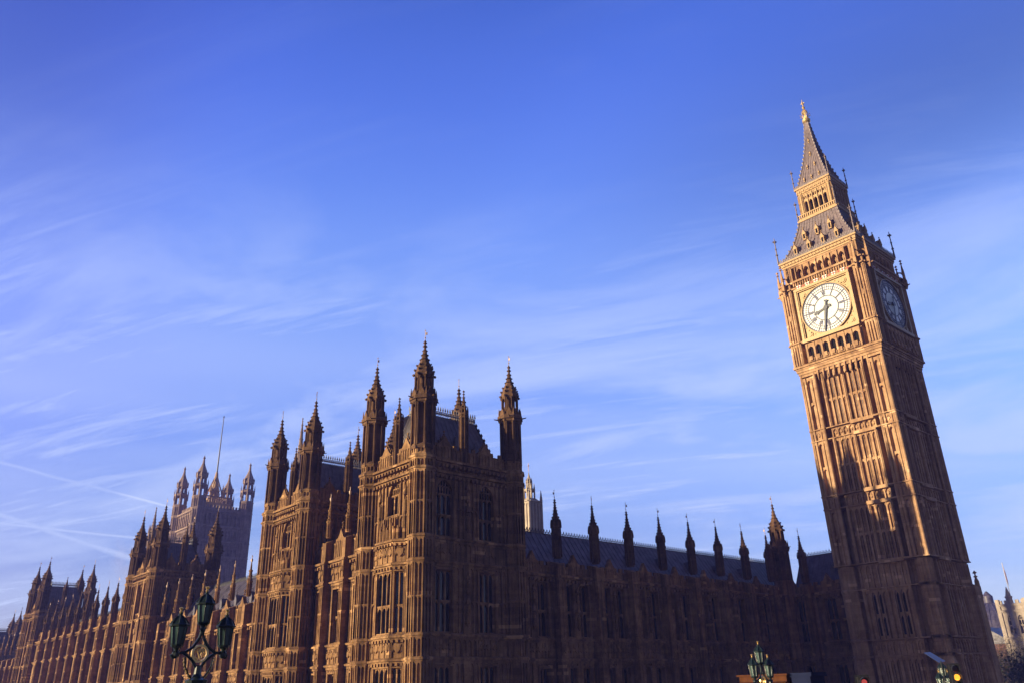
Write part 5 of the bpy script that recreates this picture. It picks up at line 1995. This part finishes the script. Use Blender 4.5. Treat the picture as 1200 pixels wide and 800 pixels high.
# ---------------------------------------------------------------- small street things
def traffic_light(label, x, y, ztop, lit):
    z0 = dz(x)
    R = root('traffic_light', label, 'traffic light', (x, y, z0), None)
    p = MB()
    p.tube([(x, y, z0), (x, y, ztop - .1)], .06, 8)
    p.build('pole', M['black'], R)
    d = Vector((CAM.x - x, CAM.y - y)).normalized()
    d = Vector((math.cos(math.radians(15)) * d.x - math.sin(math.radians(15)) * d.y, math.sin(math.radians(15)) * d.x + math.cos(math.radians(15)) * d.y))
    F = (x, y, -d.y, d.x, d.x, d.y)
    h = MB()
    h.box(F, -.20, .20, .08, .30, ztop - 1.02, ztop + .02)
    h.box(F, -.26, .26, .05, .08, ztop - 1.08, ztop + .08)
    ho = h.build('housing', M['black'], R)
    LR = .13 if lit == 'amber' else .10
    for i, (nm, mat) in enumerate((('redlamp', 'lens_off'), ('amber', 'lens_off'), ('green', 'lens_green'))):
        zc = ztop - .17 - .33 * i
        l = MB()
        l.poly(F, [(LR * math.sin(2 * PI * k / 16), zc + LR * math.cos(2 * PI * k / 16)) for k in range(16)], .29, .32)
        l.build('lens', M[nm] if nm == lit else M[mat], ho)
        v = MB()
        for k in range(9):
            a, b = math.radians(-110 + 220 * k / 9), math.radians(-110 + 220 * (k + 1) / 9)
            v.poly(F, [(.165 * math.sin(a), zc + .165 * math.cos(a)), (.18 * math.sin(a), zc + .18 * math.cos(a)), (.18 * math.sin(b), zc + .18 * math.cos(b)), (.165 * math.sin(b), zc + .165 * math.cos(b))], .3, .5)
        v.build('visor', M['black'], ho)


traffic_light('traffic light showing amber, at the foot of the clock tower', 63.3, 28.9, 8.70, 'amber')
traffic_light('traffic light with a red lamp, low at the left foot of the clock tower', 72.05, 29.0, 8.29, 'redlamp')


def tilted_panel():
    R = root('panel_post', 'post carrying a tilted pale blue panel above the far lamp', 'sign', (65.5, 29.6, dz(65.5)))
    p = MB()
    p.tube([(65.5, 29.35, dz(65.5)), (65.5, 29.35, 8.86)], .025, 8)
    p.build('post', M['black'], R)
    b = MB()
    vs = []
    for e in (0, .04):
        vs += [(66.21, 29.0 + e, 9.21), (65.66, 29.02 + e, 9.24), (64.78, 29.22 + e, 8.86), (65.40, 29.2 + e, 8.80)]
    b.add(vs, [(0, 1, 2, 3), (4, 5, 6, 7), (0, 1, 5, 4), (1, 2, 6, 5), (2, 3, 7, 6), (3, 0, 4, 7)])
    b.build('panel', M['panel'], R)


tilted_panel()


def kiosk():
    x0, x1, y0, y1, zt = 62.8, 66.0, 19.55, 22.05, 8.58
    R = root('kiosk', 'low brown sunlit kiosk roof behind the middle lamp', 'kiosk', ((x0 + x1) / 2, (y0 + y1) / 2, 0))
    b = MB()
    b.wbox(x0 + .15, x1 - .15, y0 + .15, y1 - .15, 4.0, zt - .35)
    for i in range(12):
        x = x0 + .3 + (x1 - x0 - .6) * i / 11
        b.wbox(x - .05, x + .05, y1 - .15, y1 - .08, 4.2, zt - .4)
        y = y0 + .3 + (y1 - y0 - .6) * i / 11
        b.wbox(x1 - .15, x1 - .08, y - .04, y + .04, 4.2, zt - .4)
    b.build('cabin', M['wood'], R)
    r = MB()
    r.wbox(x0 - .1, x1 + .1, y0 - .1, y1 + .1, zt - .35, zt - .08)
    r.wbox(x0 - .2, x1 + .2, y0 - .2, y1 + .2, zt - .08, zt)
    r.build('roof', M['wood'], R)
    s = MB()
    s.wbox(x0, x1, y0, y1, 0, 4.05)
    s.build('pier', M['granite'], R)
    R2 = root('kiosk', 'small dark blue box kiosk beside the brown one', 'kiosk', (65.2, 22.9, 0))
    b = MB()
    b.wbox(64.6, 65.9, 22.3, 23.3, 0, 8.42)
    b.build('cabin', M['bluepaint'], R2)
    r = MB()
    r.wbox(64.5, 65.95, 22.25, 23.4, 8.42, 8.60)
    r.build('roof', M['bluepaint'], R2)


kiosk()

o = MB()
o.lathe(-9.2, -8.6, [(.02, 14.6), (.16, 14.7), (.18, 14.85), (.10, 15.0), (.02, 15.05)], 8)
tag(o.build('wall_lamp', M['warmlamp'], None, (-9.2, -8.6, 14.8)), 'tiny warm lamp glowing on the shaded wall left of the clock tower', 'wall lamp')


# ---------------------------------------------------------------- church, dome and trees at the right edge
def church():
    xe, yn = -150.0, -34.6
    w = 7.0
    xw, ys = xe - w, yn - w
    R = root('church_tower', 'square battlemented church tower, pink in the sun, with flagpole, at the right edge', 'church', (xe - w / 2, yn - w / 2, 0))
    b = MB()
    b.wbox(xw, xe - .5, ys, yn - .5, 0, 26.0)
    for F, a, c in ((fE(xe), ys, yn), (fN(yn), xw, xe)):
        m_ = (a + c) / 2
        wall_row(b, F, a, c, 0, 17.6, [])
        wall_row(b, F, a, c, 17.6, 26.2, [(m_ - 1.25, 1.3, 18.6, 23.4, 22.2), (m_ + 1.25, 1.3, 18.6, 23.4, 22.2)])
        for z in (17.6, 24.6, 26.2):
            b.string(F, a, c, z, .3, .4)
        for i in range(5):
            u = a + (c - a) * (i + .5) / 5
            b.box(F, u - .42, u + .42, -.5, 0, 26.2, 27.3)
        for u in (a, c):
            b.box(F, u - .5, u + .5, -.6, .35, 0, 27.6)
    b.build('wall', M['pale'], R)
    for F, a, c in ((fE(xe), ys, yn), (fN(yn), xw, xe)):
        m_ = (a + c) / 2
        for s in (-1, 1):
            window(R, F, m_ + s * 1.25, 1.3, 18.6, 23.4, 2, (20.8,), 22.2, -.4, 'pale', 'void')
    t = MB()
    tx, ty = xe - .2, yn - 3.9
    t.lathe(tx, ty, [(.8, 20), (.8, 27.8), (.95, 28.0), (.95, 28.3), (.7, 28.4), (.08, 30.8)], 8)
    t.build('stair_turret', M['pale'], R)
    f = MB()
    fx, fy = xe - 2, yn - 3.9
    f.tube([(fx, fy, 26), (fx, fy, 37.5)], .09, 6)
    f.build('flagpole', M['white'], R)
    c = MB()
    for i in range(6):
        c.box((fx, fy, .5, .4, .4, -.5), .05 + .16 * i, .21 + .16 * i, -.06 + .08 * math.sin(i), -.02 + .08 * math.sin(i), 32.6 - .28 * i, 36.9 - .42 * i)
    c.build('flag', M['flag'], R)


church()


def domed_hall():
    R = root('domed_hall', 'distant blue-grey domed hall half hidden behind the clock tower', 'building', (-275, -84, 0))
    b = MB()
    b.wbox(-292, -260, -104, -64, 0, 22)
    for i in range(9):
        b.box(fE(-260), -102 + 4.5 * i - .4, -102 + 4.5 * i + .4, 0, .4, 2, 21)
    b.build('wall', M['far'], R)
    d = MB()
    d.lathe(-276, -88, [(14, 21.9), (13.6, 25), (12, 29), (8.5, 33), (4, 35.6), (2, 36.4), (2, 39), (.3, 41)], 24)
    for k in range(24):
        a = 2 * PI * k / 24
        d.tube([(-276 + r * math.cos(a), -88 + r * math.sin(a), z) for r, z in ((14, 22), (13.6, 25), (12, 29), (8.5, 33), (4, 35.6))], .2, 4)
    d.build('dome', M['lead'], R)
    R = root('brick_house', 'dull red brick block below the church tower at the right edge', 'building', (-185, -52, 0))
    b = MB()
    b.wbox(-200, -172, -62, -47.5, 0, 17)
    b.build('wall', M['brick'], R)
    for i in range(5):
        for z in (3, 7, 11):
            g = MB()
            g.box(fE(-172), -61 + 2.8 * i, -59.6 + 2.8 * i, .0, .06, z, z + 2)
            g.build('window', M['glass'], R)
    r = MB()
    r.poly(fE(-172), [(-62.3, 17), (-47.2, 17), (-54.5, 22)], -28, .3)
    r.build('roof', M['lead'], R)


domed_hall()


def tree(name, label, x, y, h, rad, n, mat, leaf, group, bare):
    R = root(name, label, 'tree', (x, y, 0), group)
    t = MB()
    t.tube([(x, y, -.2), (x + .1, y, h * .2), (x - .1, y + .1, h * .45), (x, y, h * .7)], h * .028, 8, h * .008)
    tips = []
    rnd = random.Random(int(x * 13 + y * 7))
    for k in range(16):
        a = rnd.uniform(0, 2 * PI)
        z0 = h * rnd.uniform(.25, .6)
        el = rnd.uniform(.3, 1.0)
        ln_ = rad * rnd.uniform(.6, 1.0)
        p0 = Vector((x, y, z0))
        p2 = p0 + Vector((math.cos(a) * ln_, math.sin(a) * ln_, ln_ * el))
        p1 = p0.lerp(p2, .5) + Vector((0, 0, -.3))
        t.tube([p0, p1, p2], h * .010, 5, h * .003)
        for j in range(5 if bare else 2):
            q = p1.lerp(p2, rnd.random())
            e = q + Vector((rnd.uniform(-1, 1), rnd.uniform(-1, 1), rnd.uniform(0, 1.2))) * rad * .35
            t.tube([q, e], h * .004, 4, h * .0015)
            tips.append(e)
        tips.append(p2)
    t.build('trunk', M['bark'], R)
    c = MB()
    for i in range(n):
        q = rnd.choice(tips)
        s = rad * (.30 if not bare else .34)
        p = q + Vector((rnd.gauss(0, s), rnd.gauss(0, s), rnd.gauss(0, s)))
        if bare:
            d = Vector((rnd.uniform(-1, 1), rnd.uniform(-1, 1), rnd.uniform(-.2, 1.4))).normalized() * rnd.uniform(.5, 1.2)
            w = d.orthogonal().normalized() * .045
            c.add([tuple(p - w), tuple(p + w), tuple(p + d)], [(0, 1, 2)])
        else:
            d = Vector((rnd.uniform(-1, 1), rnd.uniform(-1, 1), rnd.uniform(-1, 1))).normalized() * leaf * rnd.uniform(.6, 1.3)
            w = d.orthogonal().normalized() * leaf * .5
            c.add([tuple(p - w), tuple(p + d), tuple(p + w), tuple(p - d * .6)], [(0, 1, 2, 3)])
    me = c.build('crown', M[mat], R)
    return R


tree('bare_tree', 'bare grey winter tree in front of the church tower base', -92, -18.5, 15.5, 5.5, 12000, 'twig', .3, None, True)
tree('bare_tree', 'bare winter tree further left, beside the clock tower edge', -88, -25.5, 14.5, 5.0, 11000, 'twig', .3, None, True)
tree('evergreen_tree', 'dark evergreen tree low in the bottom right corner', -60, -7.0, 12.0, 4.2, 5200, 'leafdark', .32, None, False)


# ---------------------------------------------------------------- haze and chimney smoke
def haze():
    m = bpy.data.materials.new('morning_haze')
    m.use_nodes = True
    t = m.node_tree
    t.nodes.clear()
    out = N(t, 'ShaderNodeOutputMaterial')
    v = N(t, 'ShaderNodeVolumePrincipled')
    v.inputs['Color'].default_value = (0.25, 0.28, 1.0, 1)
    v.inputs['Density'].default_value = HAZE
    L(t, v.outputs[0], out.inputs['Volume'])
    b = MB()
    b.wbox(-420, 420, -420, 420, -7, 127)
    o = b.build('haze', m)
    o['kind'] = 'stuff'


HAZE = 0.0004
haze()


def smoke(name, parts, col, dens, label_kind='stuff'):
    m = bpy.data.materials.new(name)
    m.use_nodes = True
    t = m.node_tree
    t.nodes.clear()
    out = N(t, 'ShaderNodeOutputMaterial')
    v = N(t, 'ShaderNodeVolumePrincipled')
    v.inputs['Color'].default_value = col + (1,)
    tc = N(t, 'ShaderNodeTexCoord')
    n = N(t, 'ShaderNodeTexNoise', i_Scale=0.22, i_Detail=4.0, i_Roughness=0.6)
    L(t, tc.outputs['Object'], n.inputs['Vector'])
    # thins out towards the edge of its box
    g = N(t, 'ShaderNodeTexGradient', gradient_type='SPHERICAL')
    mp = N(t, 'ShaderNodeMapping')
    mp.inputs['Location'].default_value = (-1, -1, -1)
    mp.inputs['Scale'].default_value = (2, 2, 2)
    L(t, tc.outputs['Generated'], mp.inputs[0])
    L(t, mp.outputs[0], g.inputs[0])
    d = mathn(t, 'MULTIPLY', maprange(t, n.outputs[0], 0.42, 0.70), maprange(t, g.outputs[1], 0.0, 0.6))
    L(t, mathn(t, 'MULTIPLY', d, dens), v.inputs['Density'])
    L(t, v.outputs[0], out.inputs['Volume'])
    for (x, y, z, rx, ry, rz) in parts:
        b = MB()
        prof = [(math.sin(PI * i / 8), -math.cos(PI * i / 8)) for i in range(9)]
        b.lathe(0, 0, [(max(r, .01), q) for r, q in prof], 12)
        b.v = [(x + p * rx, y + q * ry, z + w * rz) for p, q, w in b.v]
        o = b.build('chimney_smoke', m, None, (x, y, z))
        o['kind'] = label_kind


smoke('pink_smoke', [(38.0, -190.0, 42.0, 4.5, 4.5, 11.0)], (0.95, 0.80, 0.80), 0.06)
smoke('grey_smoke', [(-260.0, -40.0, 58.0, 9.0, 12.0, 10.0)], (0.35, 0.36, 0.45), 0.06)
